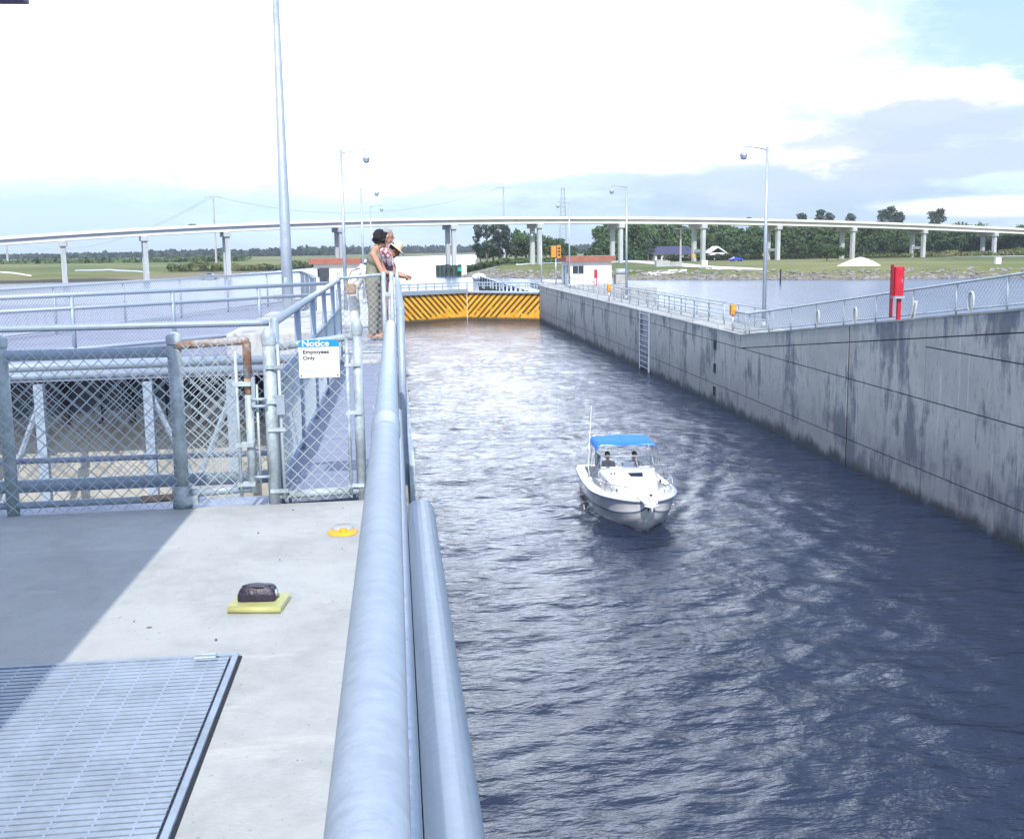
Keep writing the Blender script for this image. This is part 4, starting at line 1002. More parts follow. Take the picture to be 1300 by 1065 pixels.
for px, tp, lb in ((1018, 270, 'first small pine poking above the bridge rail'), (1040, 266, 'pine poking above the bridge at the middle of the right half'), (1052, 270, 'thin pine beside the first tall pine above the bridge'), (1079, 271, 'lone small pine above the bridge between two tall ones'),
                   (1118, 266, 'left one of the pair of broad pines above the bridge'), (1128, 262, 'tall broad pine above the bridge over the sand mound'), (1140, 269, 'right one of the pair of broad pines above the bridge'), (1183, 268, 'left stem of the farthest right pine group above the bridge'), (1191, 264, 'rightmost tall pine above the bridge')):
    plant_px(5+random.randrange(3), px, tp-1, 455, lb, 'pines rising above the bridge')
plant_px(8, 823, 305, 352, 'bare limbed tree in front of the long violet roof', gR)
plant_px(3, 1050, 309, 300, 'big rounded bush standing in front of the bridge pillars on the right bank', 'bushes on the right bank')
plant_px(1, 1064, 312, 303, 'second rounded bush in front of the bridge pillars on the right bank', 'bushes on the right bank')
def scatter(name, label, pts, hfun, m_, size, per, cat='bushes', depth=10, seed=3, zf=None):
    """leafy ground cover along polylines of world points"""
    rr = np.random.default_rng(seed); vs = []; fs = []
    for a_, b in zip(pts, pts[1:]):
        a_ = np.array(a_, float); b = np.array(b, float); Ls = np.linalg.norm(b-a_); n = int(Ls*per)
        for _ in range(n):
            t_ = rr.random(); p = a_+(b-a_)*t_; p[1] += rr.random()*depth
            hh = hfun(p[0])*(.55+.45*noise.noise(Vector((p[0]*.13, p[1]*.05, seed))))*(.8+.4*noise.noise(Vector((p[0]*.5, 3, seed))))
            z = (tH(p[0], p[1]) if zf is None else zf)+hh*rr.random()**.6
            u = rr.normal(size=3); u /= np.linalg.norm(u); w_ = np.cross(u, rr.normal(size=3)); w_ /= np.linalg.norm(w_)
            s = size*(.5+rr.random()); c = np.array([p[0], p[1], z]); o = len(vs)
            vs += [c-u*s*.5, c+w_*s*.5, c+u*s*.5, c-w_*s*.5]; fs.append((o, o+1, o+2, o+3))
    me = bpy.data.meshes.new(name); me.from_pydata([tuple(map(float, v)) for v in vs], [], fs); me.materials.append(M[m_])
    o = bpy.data.objects.new(name, me); C.objects.link(o); return tag(o, label, cat, kind='stuff')
scatter('reed_bank', 'band of dry yellow green reeds in front of the wood', [(95, 342), (150, 352), (330, 372)], lambda x: 3.6, 'reed', .8, 55, depth=12, zf=2.6)
scatter('shrub_belt', 'dark green undergrowth filling the foot of the wood', [(75, 372), (330, 388)], lambda x: 9, 'leafA', 1.3, 75, depth=26, seed=5, zf=2.6)
scatter('shrub_belt', 'olive scrub on the left bank around the bridge pillars', [(-72, 330), (-48, 420), (-20, 600)], lambda x: 4.2, 'reed', 1.1, 22, depth=30, seed=6)
scatter('shrub_belt', 'green bushes at the foot of the tree clump on the point', [(22, 318), (34, 335), (78, 350)], lambda x: 3.4, 'leafB', .9, 60, depth=22, seed=8)
# far woods
def farwood(name, label, pts, seed, m_='farwood', per=1.6, size=6):
    return scatter(name, label, [(p[0], p[1]) for p in pts], lambda x: float(np.interp(x, [p[0] for p in pts], [p[2] for p in pts])), m_, size, per, 'wood', depth=40, seed=seed, zf=2)
farwood('far_wood', 'long dark line of far trees along the left horizon', [(-760, 1500, 4.5), (-520, 1420, 8), (-330, 1350, 11), (-200, 1300, 15), (-60, 1300, 18)], 11, per=11)
farwood('far_wood', 'dark line of far trees beyond the canal behind the people', [(-140, 1500, 19), (20, 1650, 19), (160, 1750, 19), (300, 1750, 20), (420, 1700, 18)], 12, per=9)
farwood('far_wood', 'bluish far trees in the gap left of the big wood', [(170, 900, 8), (230, 930, 15), (300, 950, 16), (420, 960, 14)], 13, per=7, size=4)
farwood('shrub_belt', 'green field hedge in the middle distance on the left', [(-420, 700, 2.5), (-200, 640, 3.5), (-90, 620, 5)], 14, 'leafB', 7, 3)

# ------------------------------------------------------------------ boat
bt = thing('motor_boat', 'white cabin motor boat with blue bimini top heading towards the camera', 'boat', (BOAT.x, BOAT.y-.1, -.13), BRZ); bt.scale = (.92, .92, .92)
# local axes: forward = -y, starboard = -x, up = z
def hull_pts():
    st = []
    #  s(forward) keelz chine(x,z) gunwale(x,z)
    for s, kz, cx, cz, mx, mz, gx_, gz in ((-3.1, -.35, 1.02, .0, 1.16, .40, 1.20, .86), (-2, -.38, 1.06, .0, 1.20, .42, 1.25, .88), (-.6, -.38, 1.08, .02, 1.23, .46, 1.28, .93),
            (.6, -.36, 1.0, .08, 1.18, .52, 1.27, 1.0), (1.5, -.30, .88, .16, 1.02, .60, 1.17, 1.07), (2.2, -.06, .60, .30, .82, .66, .96, 1.13), (2.75, .26, .36, .52, .56, .76, .66, 1.18), (3.1, .62, .13, .74, .24, .87, .34, 1.21), (3.28, .92, .015, .97, .03, 1.05, .06, 1.235)):
        st.append((s, kz, cx, cz, mx, mz, gx_, gz))
    return st
S = hull_pts()
def dens(S, n=5):
    A = np.array(S); u = np.linspace(0, len(S)-1, (len(S)-1)*n+1); out = []
    for q in u:      # catmull-rom
        i = min(int(q), len(S)-2); t_ = q-i; p0, p1, p2, p3 = A[max(i-1, 0)], A[i], A[i+1], A[min(i+2, len(S)-1)]
        out.append(.5*((2*p1)+(-p0+p2)*t_+(2*p0-5*p1+4*p2-p3)*t_**2+(-p0+3*p1-3*p2+p3)*t_**3))
    return np.array(out)
SD = dens(S)
def gun(s): return float(np.interp(s, SD[:, 0], SD[:, 6])), float(np.interp(s, SD[:, 0], SD[:, 7]))
mb = MB(); nst = len(SD); prof_n = None; vs = []
for s, kz, cx, cz, mx, mz, g_, gz in SD:
    half = [(0, kz), (cx*.5, kz+(cz-kz)*.42), (cx, cz), (cx+(.04 if cx > .1 else .005), cz+.015), (cx+(mx-cx)*.5, cz+(mz-cz)*.45), (mx, mz), (mx+.012, mz+.015), (mx+.012, mz+.06), (mx+(g_-mx)*.5, mz+(gz-mz)*.5), (g_, gz-.04), (g_+.02, gz)]
    prof_n = len(half)*2-1
    vs += [(-x, -s, z) for x, z in reversed(half[1:])]+[(x, -s, z) for x, z in half]
fs = [(i*prof_n+j, i*prof_n+j+1, (i+1)*prof_n+j+1, (i+1)*prof_n+j) for i in range(nst-1) for j in range(prof_n-1)]+[tuple(range(prof_n))]
mb.add(vs, fs)
mid = (prof_n-1)//2
mb.mi = []
for i in range(nst-1):
    for j in range(prof_n-1):
        k = abs((j+.5)-mid)-.5       # 0 keel panel ... 9 gunwale
        mb.mi.append(1 if k in (5., 6.) else (2 if k < 1 else 0))
mb.mi.append(0)
hl = mb.build('hull', ['gelgrey', 'stripe', 'gelgrey'], bt, smooth=True)
# deck cap: rim, foredeck, walk-around, cockpit
mb = MB(); vs = []; fs = []
ss = [q for q in SD[:, 0]]
for s in ss:
    g_, gz = gun(s); ins = max(0, g_-.24) if s < 2.6 else 0
    vs += [(-g_-.02, -s, gz), (-g_+.03, -s, gz+.035), (-ins, -s, gz+.03+(.03 if s > .2 else 0)), (ins, -s, gz+.03+(.03 if s > .2 else 0)), (g_-.03, -s, gz+.035), (g_+.02, -s, gz)]
k = 6
for i in range(nst-1):
    for j in range(5):
        if j == 2 and ss[i] < 1.5: continue
        fs.append((i*k+j, i*k+j+1, (i+1)*k+j+1, (i+1)*k+j))
mb.add(vs, fs); mb.build('deck_cap', 'gel', bt, smooth=False)
mb = MB(); vs = []; fs = []
for s in ss:      # cockpit liner / side decks sunk
    g_, gz = gun(s); ins = max(0, g_-.24); zf = .42 if s < -.2 else gz-.12
    vs += [(-ins, -s, gz+.03), (-ins, -s, zf), (ins, -s, zf), (ins, -s, gz+.03)]
for i in range(nst-1):
    if ss[i] > 1.55: break
    for j in range(3): fs.append((i*4+j, i*4+j+1, (i+1)*4+j+1, (i+1)*4+j))
mb.add(vs, fs); mb.build('cockpit_liner', 'gel', bt)
MB().add([(-.98, 3.10, .42), (.98, 3.10, .42), (.98, 3.10, .88), (-.98, 3.10, .88)], [(0, 1, 2, 3)]).box((-1.18, 3.02, .86), (1.18, 3.16, .92)).build('transom', 'gel', bt)
mb = MB(); mb.tube([(x_*(gun(s)[0]+.035), -s, gun(s)[1]-.02) for x_, s in [(-1, q) for q in ss]]+[(gun(s)[0]+.035, -s, gun(s)[1]-.02) for s in reversed(ss)], .028, 6); mb.build('rub_rail', 'stripe', bt, True)
# cabin trunk
st_ = [(-.15, .88, 1.48), (.35, .86, 1.47), (.9, .78, 1.42), (1.4, .66, 1.34), (1.9, .48, 1.24), (2.2, .30, 1.17)]
mb = MB(); vs = []
for s, hw, zt in st_:
    b0 = gun(s)[1]-.1
    vs += [(-hw-.06, -s, b0), (-hw, -s, zt-.10), (-hw*.86, -s, zt-.015), (0, -s, zt+.035), (hw*.86, -s, zt-.015), (hw, -s, zt-.10), (hw+.06, -s, b0)]
fs = [(i*7+j, i*7+j+1, (i+1)*7+j+1, (i+1)*7+j) for i in range(len(st_)-1) for j in range(6)]+[tuple(range(7)), tuple(range(len(vs)-7, len(vs)))]
mb.add(vs, fs); tk_ = mb.build('cabin', 'gel', bt, smooth=False, bevel=.035)
hz_ = MB(); hz_.add([(-.12, -.72, 1.462), (.32, -.72, 1.462), (.28, -1.0, 1.428), (-.08, -1.0, 1.428), (-.12, -.72, 1.49), (.32, -.72, 1.49), (.28, -1.0, 1.456), (-.08, -1.0, 1.456)], [(0,3,2,1),(4,5,6,7),(0,1,5,4),(1,2,6,5),(2,3,7,6),(3,0,4,7)])
hz_.build('hatch', 'glassdk', bt)
for s in (-1, 1):
    MB().ell((s*.83, -.95, 1.27), (.02, .17, .06), 12, 6).build('port_window', 'glassdk', bt)
MB().ell((-.62, -1.62, 1.17), (.015, .10, .07), 10, 6).build('port_window', 'glassdk', bt)
for x in (-.62, -.52): MB().ell((x, -.62, 1.46), (.028, .028, .02)).build('vent', 'blackpl', bt)
# dash and windshield
MB().box((-.86, .02, 1.0), (.86, .45, 1.46)).build('dash', 'gel', bt, bevel=.03)
z0w, z1w = 1.48, 1.83
wsP = [(-.92, .75), (-.84, .05), (-.30, -.10), (.30, -.10), (.84, .05), (.92, .75)]
wsT = [(-.88, .85), (-.80, .28), (-.28, .16), (.28, .16), (.80, .28), (.88, .85)]
fr = MB()
B_ = [(x, y, z0w if i not in (0, 5) else 1.25) for i, (x, y) in enumerate(wsP)]; T_ = [(x, y, z1w) for x, y in wsT]
fr.tube(B_, .018, 6); fr.tube(T_, .020, 6)
for a_, b in zip(B_, T_): fr.tube([a_, b], .016, 6)
gm = bpy.data.materials.new('windshield_glass'); gm.use_nodes = True; nt = gm.node_tree; pb_ = nt.nodes['Principled BSDF']; pb_.inputs['Base Color'].default_value = (.8, .88, .92, 1); pb_.inputs['Transmission Weight'].default_value = .95; pb_.inputs['Roughness'].default_value = .02; pb_.inputs['IOR'].default_value = 1.1
ws = fr.build('windshield', 'whitem', bt, True)
mb = MB()
for i in range(5): mb.add([B_[i], B_[i+1], T_[i+1], T_[i]], [(0, 1, 2, 3)])
mb.build('pane', gm, ws)
MB().box((-.13, .12, 1.47), (.24, .35, 1.63)).build('instrument_pod', 'steelblue', bt, bevel=.02)
MB().tube([(.45+.17*math.cos(a), .50+.05*math.sin(a), 1.42+.17*math.sin(a)) for a in np.linspace(0, 2*math.pi, 20)], .015, 6, False).build('steering_wheel', 'blackpl', bt, True)
MB().tube([(.38, .40, 1.46), (.38, .40, 1.66)], .05, 8).build('gauge', 'blackpl', bt)
# bimini
mb = MB(); vs = []; nx_, ny_ = 17, 11
for j in range(ny_):
    for i in range(nx_):
        u = -1+2*i/(nx_-1); v = j/(ny_-1)
        drop = .05*abs(u)**2+(.13 if abs(u) > .93 else 0)+(.05 if j in (0, ny_-1) else 0)
        vs.append((u*.98, .12+v*1.75, 2.27-drop-.02*math.sin(v*math.pi*3)**2-.05*(v-.4)**2*2))
n0 = len(vs); vs += [(x, y, z-.02) for x, y, z in vs]
q4 = [(j*nx_+i, j*nx_+i+1, (j+1)*nx_+i+1, (j+1)*nx_+i) for j in range(ny_-1) for i in range(nx_-1)]
fs = q4+[tuple(a+n0 for a in reversed(q)) for q in q4]
edge_ = [i for i in range(nx_)]+[j*nx_+nx_-1 for j in range(1, ny_)]+[(ny_-1)*nx_+i for i in range(nx_-2, -1, -1)]+[j*nx_ for j in range(ny_-2, 0, -1)]
fs += [(a, b, b+n0, a+n0) for a, b in zip(edge_, edge_[1:]+edge_[:1])]
mb.add(vs, fs); mb.build('bimini_top', 'bimini', bt, smooth=True)
# canvas front valance
for y0, y1, lean in ((.14, .9, 0), (1.0, 1.0, 0), (1.84, 1.1, 0)):
    mb = MB(); mb.tube(arc([(-1.1, y1 if y0 != .14 else .95, .98), (-.96, y0, 2.09), (-.85, y0, 2.19), (.85, y0, 2.19), (.96, y0, 2.09), (1.1, y1 if y0 != .14 else .95, .98)], .1), .014, 6); mb.build('bimini_bow', 'chrome', bt, True)
for s in (-1, 1): MB().tube([(s*.97, .16, 1.98), (s*1.12, -.35, 1.05)], .006, 5).build('bimini_strap', 'blackpl', bt)
# bow rail, pulpit, cleats, antenna
for s in (-1, 1):
    pts = []
    for q in np.linspace(.1, 3.05, 12):
        g_, gz = gun(q); pts.append((s*max(.10, g_-.09), -q, gz+.05+.32*min(1, (q-.1)*1.6)))
    mb = MB(); mb.tube(pts, .014, 6)
    for q in (.75, 1.5, 2.2, 2.75): g_, gz = gun(q); mb.tube([(s*(g_-.09), -q, gz+.02), (s*max(.1, g_-.09), -q, gz+.37)], .011, 5)
    mb.build('bow_rail', 'chrome', bt, True)
    MB().box((s*.95-.02, -1.55, 1.12), (s*.95+.02, -1.35, 1.16)).build('cleat', 'chrome', bt)
pp = MB(); pp.prism([(-.26, -2.85), (.26, -2.85), (.20, -3.62), (.10, -3.74), (-.10, -3.74), (-.20, -3.62)], 1.235, 1.31); pp.build('bow_pulpit', 'gel', bt, bevel=.02)
an = MB(); an.tube([(0, -3.3, 1.36), (0, -3.72, 1.33)], .03, 6); an.tube([(-.19, -3.70, 1.22), (0, -3.79, 1.20), (.19, -3.70, 1.22)], .035, 6); an.tube([(0, -3.78, 1.3), (0, -3.80, 1.05)], .03, 6)
an.build('anchor', 'white', bt, True)
MB().lathe((0, -3.05, 1.30), [(0, .14), (.07, .12), (.09, 0), (0, 0)], 12).build('windlass', 'white', bt, True)
MB().ell((.14, -2.9, 1.32), (.05, .08, .04)).build('bow_light', 'blackpl', bt)
MB().tube([(-1.10, .55, 1.0), (-1.16, .60, 1.4), (-1.05, .66, 3.35)], [.022, .018, .006], 6).build('antenna', 'white', bt, True)
MB().ell((-1.1, .5, 1.04), (.06, .06, .07)).build('antenna_base', 'white', bt)
for x in (-.5, .5):
    MB().box((x-.25, 1.05, .42), (x+.25, 1.5, .98)).build('seat', 'gel', bt, bevel=.05); MB().box((x-.25, 1.5, .95), (x+.25, 1.62, 1.25)).build('seat_back', 'gel', bt, bevel=.04)
MB().box((-.25, 3.15, .3), (.25, 3.65, .98)).build('outboard_cowl', 'white', bt, bevel=.08)
MB().box((-.08, 3.2, -.6), (.08, 3.5, .35)).build('outboard_leg', 'gelgrey', bt)
# foam along the bow waterline
mb = MB()
for s in (-1, 1):
    for i in range(170):
        q = 2.45-i*.026; cx_ = float(np.interp(q, SD[:, 0], SD[:, 2]))
        mb.ell((s*(cx_*1.02+.04+abs(random.gauss(0, .05))*(1+i/50)), -q+random.uniform(-.05, .05), .20+random.random()*.03), (random.uniform(.01, .045), random.uniform(.015, .07), .012), 6, 4)
for i in range(90):
    mb.ell((random.gauss(0, .30), -2.52-abs(random.gauss(0, .07))+.0, .20+random.random()*.02), (random.uniform(.01, .06), random.uniform(.01, .03), .012), 6, 4)
fo = mb.build('foam', 'white'); fo.location = bt.location; fo.rotation_euler = bt.rotation_euler; fo.scale = bt.scale
tag(fo, 'thin white foam along the waterline of the boat', 'foam', kind='stuff')

# ------------------------------------------------------------------ people
def cap(mb, p0, p1, r0, r1, flat=1., side=None, n=14):
    """tapered capsule; flat < 1 squashes it across the direction `side`"""
    p0, p1 = Vector(p0), Vector(p1); d = (p1-p0); L0 = d.length or 1e-4; d.normalize()
    s = (Vector(side) if side is not None else Vector((.3, .9, .1))); s = (s-d*s.dot(d)); s = s.normalized() if s.length > 1e-4 else d.orthogonal().normalized(); w = d.cross(s)
    rows = [(-r0*math.cos(a), r0*math.sin(a)) for a in np.linspace(.001, math.pi/2, 5)]
    rows += [(L0*k/4, r0+(r1-r0)*k/4) for k in (1, 2, 3)] + [(L0+r1*math.sin(a), r1*math.cos(a)) for a in np.linspace(0, math.pi/2-.001, 5)]
    vs = [p0+d*t+(s*flat*math.cos(2*math.pi*k/n)+w*math.sin(2*math.pi*k/n))*r for t, r in rows for k in range(n)]
    m_ = len(rows); fs = [(i*n+k, i*n+(k+1) % n, (i+1)*n+(k+1) % n, (i+1)*n+k) for i in range(m_-1) for k in range(n)]
    fs += [tuple(range(n-1, -1, -1)), tuple(range((m_-1)*n, m_*n))]; mb.add(vs, fs)
def fuse(mb, name, m_, parent, vox=.010, it=4):
    o = mb.build(name, m_, None, True)
    md = o.modifiers.new('r', 'REMESH'); md.mode = 'VOXEL'; md.voxel_size = vox; md.use_smooth_shade = True
    s = o.modifiers.new('s', 'SMOOTH'); s.factor = .5; s.iterations = it
    bpy.context.view_layer.update()
    me = bpy.data.meshes.new_from_object(o.evaluated_get(bpy.context.evaluated_depsgraph_get())); me.name = name
    o.modifiers.clear(); o.data = me
    me.polygons.foreach_set('use_smooth', [True]*len(me.polygons)); o.parent = parent; return o
def person(label, loc, f, J, top_m, leg_m, hair_m, skin='skin', sleeves=0, sc=1., hairk='curly', legs=1., grip=None, vox=.010):
    """f: facing direction. J: joints relative to loc."""
    t = thing('person', label, 'person', loc); t.scale = (sc,)*3
    f = Vector(f).normalized(); Z = Vector((0, 0, 1)); J = {k: Vector(v) for k, v in J.items()}
    s = Z.cross(f).normalized()            # the person's left
    hf = J.get('look', f).normalized(); hs = Z.cross(hf).normalized(); hu = hf.cross(hs)
    rot = Matrix((hs, hf, hu)).transposed()
    H = J['head']; g = lambda a, b, c: H+hs*a+hf*b+hu*c
    b = MB()
    b.ell(H+hu*.02, (.074, .093, .098), 16, 12, rot); b.ell(g(0, .018, -.055), (.054, .068, .062), 14, 10, rot)      # skull and jaw
    cap(b, g(0, .088, .005), g(0, .106, -.022), .010, .014); b.ell(g(0, .088, -.052), (.022, .012, .009), 8, 6, rot); b.ell(g(0, .075, -.090), (.02, .02, .016), 8, 6, rot)
    for k in (-1, 1): b.ell(g(k*.076, -.005, -.005), (.010, .020, .032), 8, 8, rot)
    cap(b, g(0, -.012, -.07), J['neck'], .050, .054)
    ch, pv = J['chest'], J['pelvis']
    cap(b, ch+s*.07, ch-s*.07, .105, .105, 1); cap(b, ch, pv, .125, .13, .8, f); cap(b, pv+s*.06, pv-s*.06, .115, .115)
    cap(b, J['neck'], ch, .065, .10)
    for a in 'LR':
        sh, el, ha = J['sh'+a], J['el'+a], J['ha'+a]
        cap(b, J['neck']*.6+sh*.4, sh, .045, .050); cap(b, sh, el, .050, .037); cap(b, el, ha, .037, .024)
        hd = J.get('hd'+a, (ha-el)).normalized(); hsd = hd.cross(Z).normalized() if abs(hd.z) < .9 else s; pn = hsd.cross(hd).normalized()
        pc = ha+hd*.05; cap(b, ha+hd*.015, ha+hd*.075, .030, .038, .42, pn)
        for i, (o_, l0) in enumerate(((-.030, .060), (-.010, .072), (.010, .068), (.029, .054))):
            r0 = ha+hd*.082+hsd*o_; c1 = r0+(hd*.8-pn*.35)*l0*.5; c2 = c1+(hd*.55-pn*.75)*l0*.5
            cap(b, r0-hd*.02, c1, .0090, .0085, n=8); cap(b, c1, c2, .0085, .0070, n=8)
        th = -1 if a == 'L' else 1; q = ha+hd*.03+hsd*.026*th; q2 = q+(hd*.7+hsd*.6*th-pn*.2).normalized()*.038; cap(b, q, q2, .012, .0095, n=8); cap(b, q2, q2+(hd*.9-pn*.3).normalized()*.028, .0095, .008, n=8)
        hp_, kn, an_ = J['hip'+a], J['kn'+a], J['an'+a]
        cap(b, hp_, kn, .088, .056); cap(b, kn, an_, .056, .036); cap(b, kn+(an_-kn)*.28-f*.015, kn+(an_-kn)*.5-f*.01, .050, .040)
        ft = J.get('ft'+a, f).normalized(); cap(b, an_-ft*.035-Z*.035, an_+ft*.13-Z*.045, .036, .028, .8, Z)
    fuse(b, 'body', skin, t, vox if vox > .008 else .008, 3)
    e = MB()
    for k in (-1, 1): e.ell(g(k*.031, .083, .012), (.012, .009, .008), 8, 6, rot)
    e.build('eyes', 'blackpl', t, True)
    # clothes
    c = MB(); cap(c, ch+s*.075, ch-s*.075, .116, .116); cap(c, ch, pv-(pv-ch).normalized()*.02, .138, .142, .84, f); cap(c, pv+s*.065, pv-s*.065, .128, .128); cap(c, J['neck']-(J['neck']-ch)*.25, ch, .075, .112)
    for a in 'LR':
        sh, el, ha = J['sh'+a], J['el'+a], J['ha'+a]
        cap(c, ch+(sh-ch)*.5, sh-(sh-ch)*.15, .08, .060)
        if sleeves > 0:
            e1 = sh+(el-sh)*min(1, sleeves); cap(c, sh, e1, .068, .060)
            if sleeves > 1: cap(c, el, el+(ha-el)*(sleeves-1), .056, .042)
    fuse(c, 'shirt', top_m, t, .012, 4)
    c = MB(); up_ = (pv-ch).normalized()
    cap(c, pv+s*.066, pv-s*.066, .126, .126); cap(c, pv-up_*.07, pv, .138, .14, .86, f)
    for a in 'LR':
        hp_, kn, an_ = J['hip'+a], J['kn'+a], J['an'+a]
        cap(c, hp_, kn if legs >= .5 else hp_+(kn-hp_)*legs*2, .108, .080)
        if legs > .5: cap(c, kn, kn+(an_-kn)*min(1, (legs-.5)*2)*.94, .080, .070)
    fuse(c, 'trousers', leg_m, t, .012, 4)
    if leg_m and legs:
        for a in 'LR':
            an_ = J['an'+a]; ft = J.get('ft'+a, f).normalized(); sm_ = MB(); cap(sm_, an_-ft*.045-Z*.068, an_+ft*.15-Z*.068, .040, .036, .35, Z); sm_.build('sandal', 'tanbag', t, True)
    hr = MB(); rh = random.Random(len(label))
    if hairk == 'curly':
        for _ in range(120):
            v = Vector((rh.gauss(0, 1), rh.gauss(0, 1), rh.gauss(0, 1))).normalized()
            if v.y > .45 and v.z < .55: continue
            if v.z < -.75: continue
            v2 = Vector((v.x*.102, v.y*.118-.020, v.z*.118+.034)); hr.ell(g(*v2), (.023, .023, .023), 7, 5)
        hr.ell(g(0, -.026, .038), (.098, .104, .106), 12, 8, rot)
    elif hairk == 'short':
        hr.ell(g(0, -.014, .038), (.081, .093, .092), 14, 10, rot)
        for _ in range(50):
            v = Vector((rh.gauss(0, 1), rh.gauss(0, 1), rh.gauss(0, 1))).normalized()
            if v.y > .35 and v.z < .6 or v.z < -.5: continue
            hr.ell(g(v.x*.076, v.y*.09-.012, v.z*.092+.035), (.02, .02, .016), 6, 5)
    if hairk != 'none': fuse(hr, 'hair', hair_m, t, .010, 2)
    if hairk == 'hat':
        pass
    return t, g, rot
ZG = 6.12
def rel(px, py, Y, base): v = Q(px, py, Y); return Vector((v.x-base[0], v.y-base[1], v.z-base[2]))
def leaning(base, Y, pts, f):
    """pts: dict of joint -> (px, py, dy)"""
    return {k: rel(v[0], v[1], Y+(v[2] if len(v) > 2 else 0), base) for k, v in pts.items()}
# woman with dark curly hair
b0 = Q(473, 428, 15.8); base = (b0.x, 15.8, ZG)
J = leaning(base, 15.8, dict(head=(484, 305), neck=(477, 317), chest=(475, 329), pelvis=(473, 355), shL=(476, 322, .17), shR=(474, 323, -.17), elL=(489, 346, .20), elR=(485, 345, -.22), haL=(508, 349, .12), haR=(504, 349, -.12),
    hipL=(474, 362, .09), hipR=(472, 362, -.09), knL=(477, 392, .12), knR=(474, 393, -.12), anL=(479, 421, .12), anR=(473, 423, -.12)), None)
J['look'] = Vector((.95, .25, -.18)); 
for a in 'LR': J['ft'+a] = Vector((1, .1, 0))
person('woman with dark curly hair in olive sleeveless top leaning on the handrail', base, (1, .1, 0), J, 'olive', 'khaki', 'hair')
# grey haired person with printed shirt
b0 = Q(488, 428, 16.5); base = (b0.x, 16.5, ZG)
J = leaning(base, 16.5, dict(head=(492, 300), neck=(488, 312), chest=(488, 326), pelvis=(485, 354), shL=(490, 318, .17), shR=(487, 319, -.17), elL=(501, 346, .2), elR=(497, 344, -.2), haL=(514, 349, .15), haR=(510, 350, -.1),
    hipL=(485, 362, .09), hipR=(485, 362, -.09), knL=(487, 394, .1), knR=(487, 394, -.1), anL=(489, 421, .1), anR=(487, 422, -.1)), None)
J['look'] = Vector((.97, .1, -.12))
for a in 'LR': J['ft'+a] = Vector((1, .1, 0))
person('grey haired person in red and white print shirt behind the dark haired woman', base, (1, .1, 0), J, 'floral', 'pink', 'hairgrey', sleeves=.6, hairk='short')
# straw hat person leaning far over the rail
b0 = Q(490, 426, 17.2); base = (b0.x, 17.2, ZG)
J = leaning(base, 17.2, dict(head=(501, 318), neck=(495, 326), chest=(492, 336), pelvis=(484, 360), shL=(495, 331, .18), shR=(494, 332, -.18), elL=(502, 350, .22), elR=(503, 349, -.2), haL=(514, 352, .05), haR=(515, 350, -.05),
    hipL=(484, 366, .09), hipR=(484, 366, -.09), knL=(487, 394, .1), knR=(487, 394, -.1), anL=(486, 420, .1), anR=(488, 421, -.1)), None)
J['look'] = Vector((.72, .05, -.62))
for a in 'LR': J['ft'+a] = Vector((1, .1, 0))
t, g, rot = person('person in a wide straw hat leaning over the handrail and looking down', base, (1, .05, 0), J, 'navy', 'khaki', 'hair', 'skin2', sleeves=.5, hairk='short')
hat = MB(); c0 = g(0, -.005, .055)
prof = [(0, .115), (.05, .11), (.078, .085), (.088, .0), (.15, -.012), (.185, -.022), (.186, -.016), (.15, -.004), (.092, .008)]
n = 24; vs = [c0+rot @ Vector((r*math.cos(2*math.pi*k/n), r*math.sin(2*math.pi*k/n), z)) for r, z in prof for k in range(n)]
hat.add(vs, [(i*n+k, i*n+(k+1) % n, (i+1)*n+(k+1) % n, (i+1)*n+k) for i in range(len(prof)-1) for k in range(n)])
hat.build('straw_hat', 'straw', t, True)
# bending person in white
b0 = Q(452, 426, 17.6); base = (b0.x, 17.6, ZG)
J = leaning(base, 17.6, dict(head=(476, 333, .2), neck=(468, 338), chest=(461, 345), pelvis=(448, 362), shL=(465, 343, .17), shR=(464, 345, -.17), elL=(472, 362, .2), elR=(468, 366, -.16), haL=(482, 372, .12), haR=(478, 378, -.1),
    hipL=(447, 368, .09), hipR=(447, 368, -.09), knL=(452, 396, .1), knR=(450, 396, -.1), anL=(449, 419, .1), anR=(452, 421, -.1)), None)
J['look'] = Vector((.9, .1, -.4))
for a in 'LR': J['ft'+a] = Vector((1, .1, 0))
t, g, rot = person('person in white shirt and pale trousers bending forward behind the woman', base, (1, .1, 0), J, 'whitecl', 'whitecl', 'hair', sleeves=1.0, hairk='short')
c = MB(); cap(c, J['neck']-Vector((.02, 0, 0)), J['neck']+Vector((.02, 0, .01)), .075, .07); c.build('collar', 'navy', t, True)
bb = Q(445, 367, 17.15)
bgm = MB(); bgm.cur = 0
tb = thing('shoulder_bag', 'tan shoulder bag hanging at the hip of the bending person in white', 'bag', bb)
MB().box((-.09, -.05, -.09), (.09, .05, .09)).build('body', 'tanbag', tb, bevel=.03)
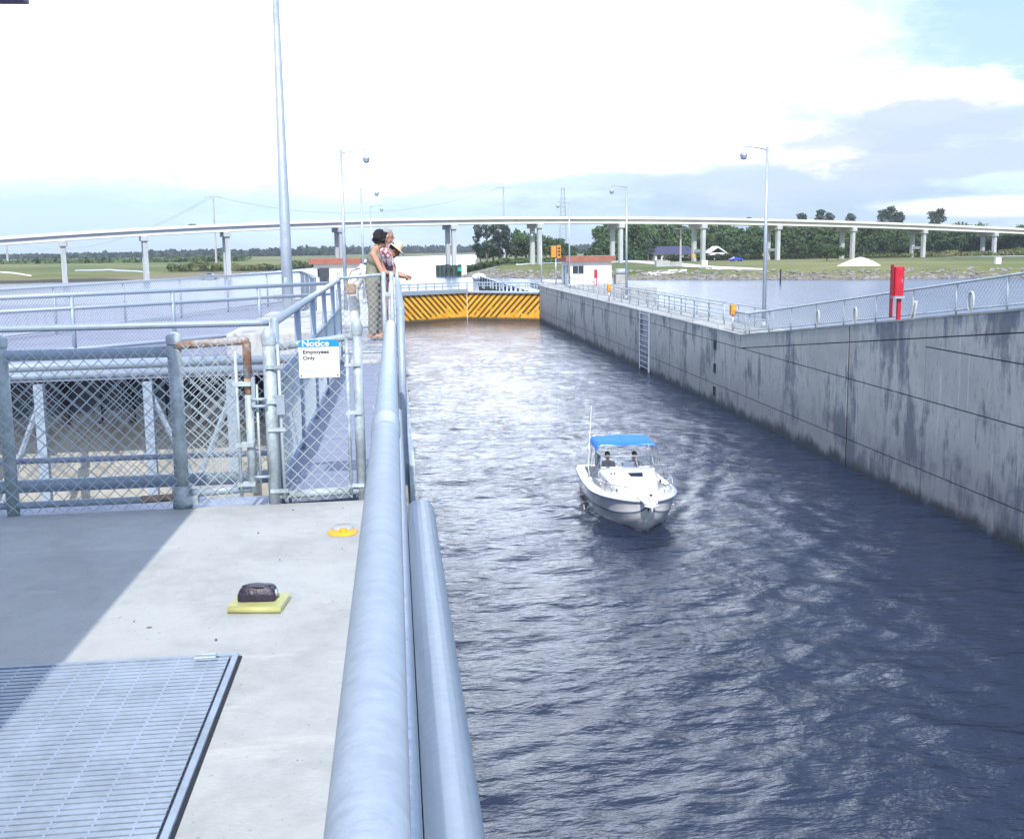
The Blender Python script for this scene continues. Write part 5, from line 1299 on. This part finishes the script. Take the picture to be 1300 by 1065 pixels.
MB().tube([(-.07, 0, .08), (.02, .05, .30), (.16, .18, .34)], .012, 6).build('strap', 'tanbag', tb, True)
# camera case held by the printed shirt person
kb = Q(494, 343, 16.15); kk = thing('camera_bag', 'small black bag held against the printed shirt', 'bag', kb)
MB().box((-.06, -.04, -.09), (.06, .04, .09)).build('body', 'leather', kk, bevel=.02); MB().tube([(-.03, 0, .09), (-.05, .05, .22), (-.09, .12, .30)], .006, 5).build('strap', 'leather', kk)
# two people sitting in the boat
def seated(label, x, y, top_m, skin, hair):
    z0 = .93
    J = dict(head=(0, -.03, .72), neck=(0, 0, .58), chest=(0, 0, .42), pelvis=(0, .03, .10), shL=(.17, 0, .52), shR=(-.17, 0, .52), elL=(.24, -.12, .27), elR=(-.24, -.12, .27), haL=(.14, -.38, .36), haR=(-.14, -.38, .36),
        hipL=(.09, 0, .06), hipR=(-.09, 0, .06), knL=(.12, -.42, .08), knR=(-.12, -.42, .08), anL=(.12, -.48, -.34), anR=(-.12, -.48, -.34))
    p = bt.matrix_basis @ Vector((x, y, z0)); 
    t, g, r_ = person(label, tuple(p), (0, -1, 0), J, top_m, 'navy', hair, skin, sleeves=.5, hairk='short', vox=.012)
    t.rotation_euler = (0, 0, BRZ); t.scale = (.92,)*3
    return t
bpy.context.view_layer.update()
seated('person with bare arms in pink at the right side of the boat', .42, 1.18, 'pink', 'skin2', 'hair')
seated('dark haired person in grey seated in the boat under the blue top left end', -.45, 1.22, 'greycl', 'skin2', 'hair')

# ------------------------------------------------------------------ haze
hz2 = MB(); hz2.box((-6500, -230, -4), (6500, 8200, 60)); hzo = hz2.build('haze', 'white'); hzo.data.materials.clear()
hm = bpy.data.materials.new('haze_air'); hm.use_nodes = True; nt = hm.node_tree; nt.nodes.clear()
pv_ = N('ShaderNodeVolumePrincipled'); pv_.inputs['Color'].default_value = (.80, .88, 1, 1); pv_.inputs['Density'].default_value = .00016
mo = N('ShaderNodeOutputMaterial'); L(pv_.outputs[0], mo.inputs['Volume']); hzo.data.materials.append(hm)
tag(hzo, 'pale haze in the air over the canal and far woods', 'haze', kind='stuff')
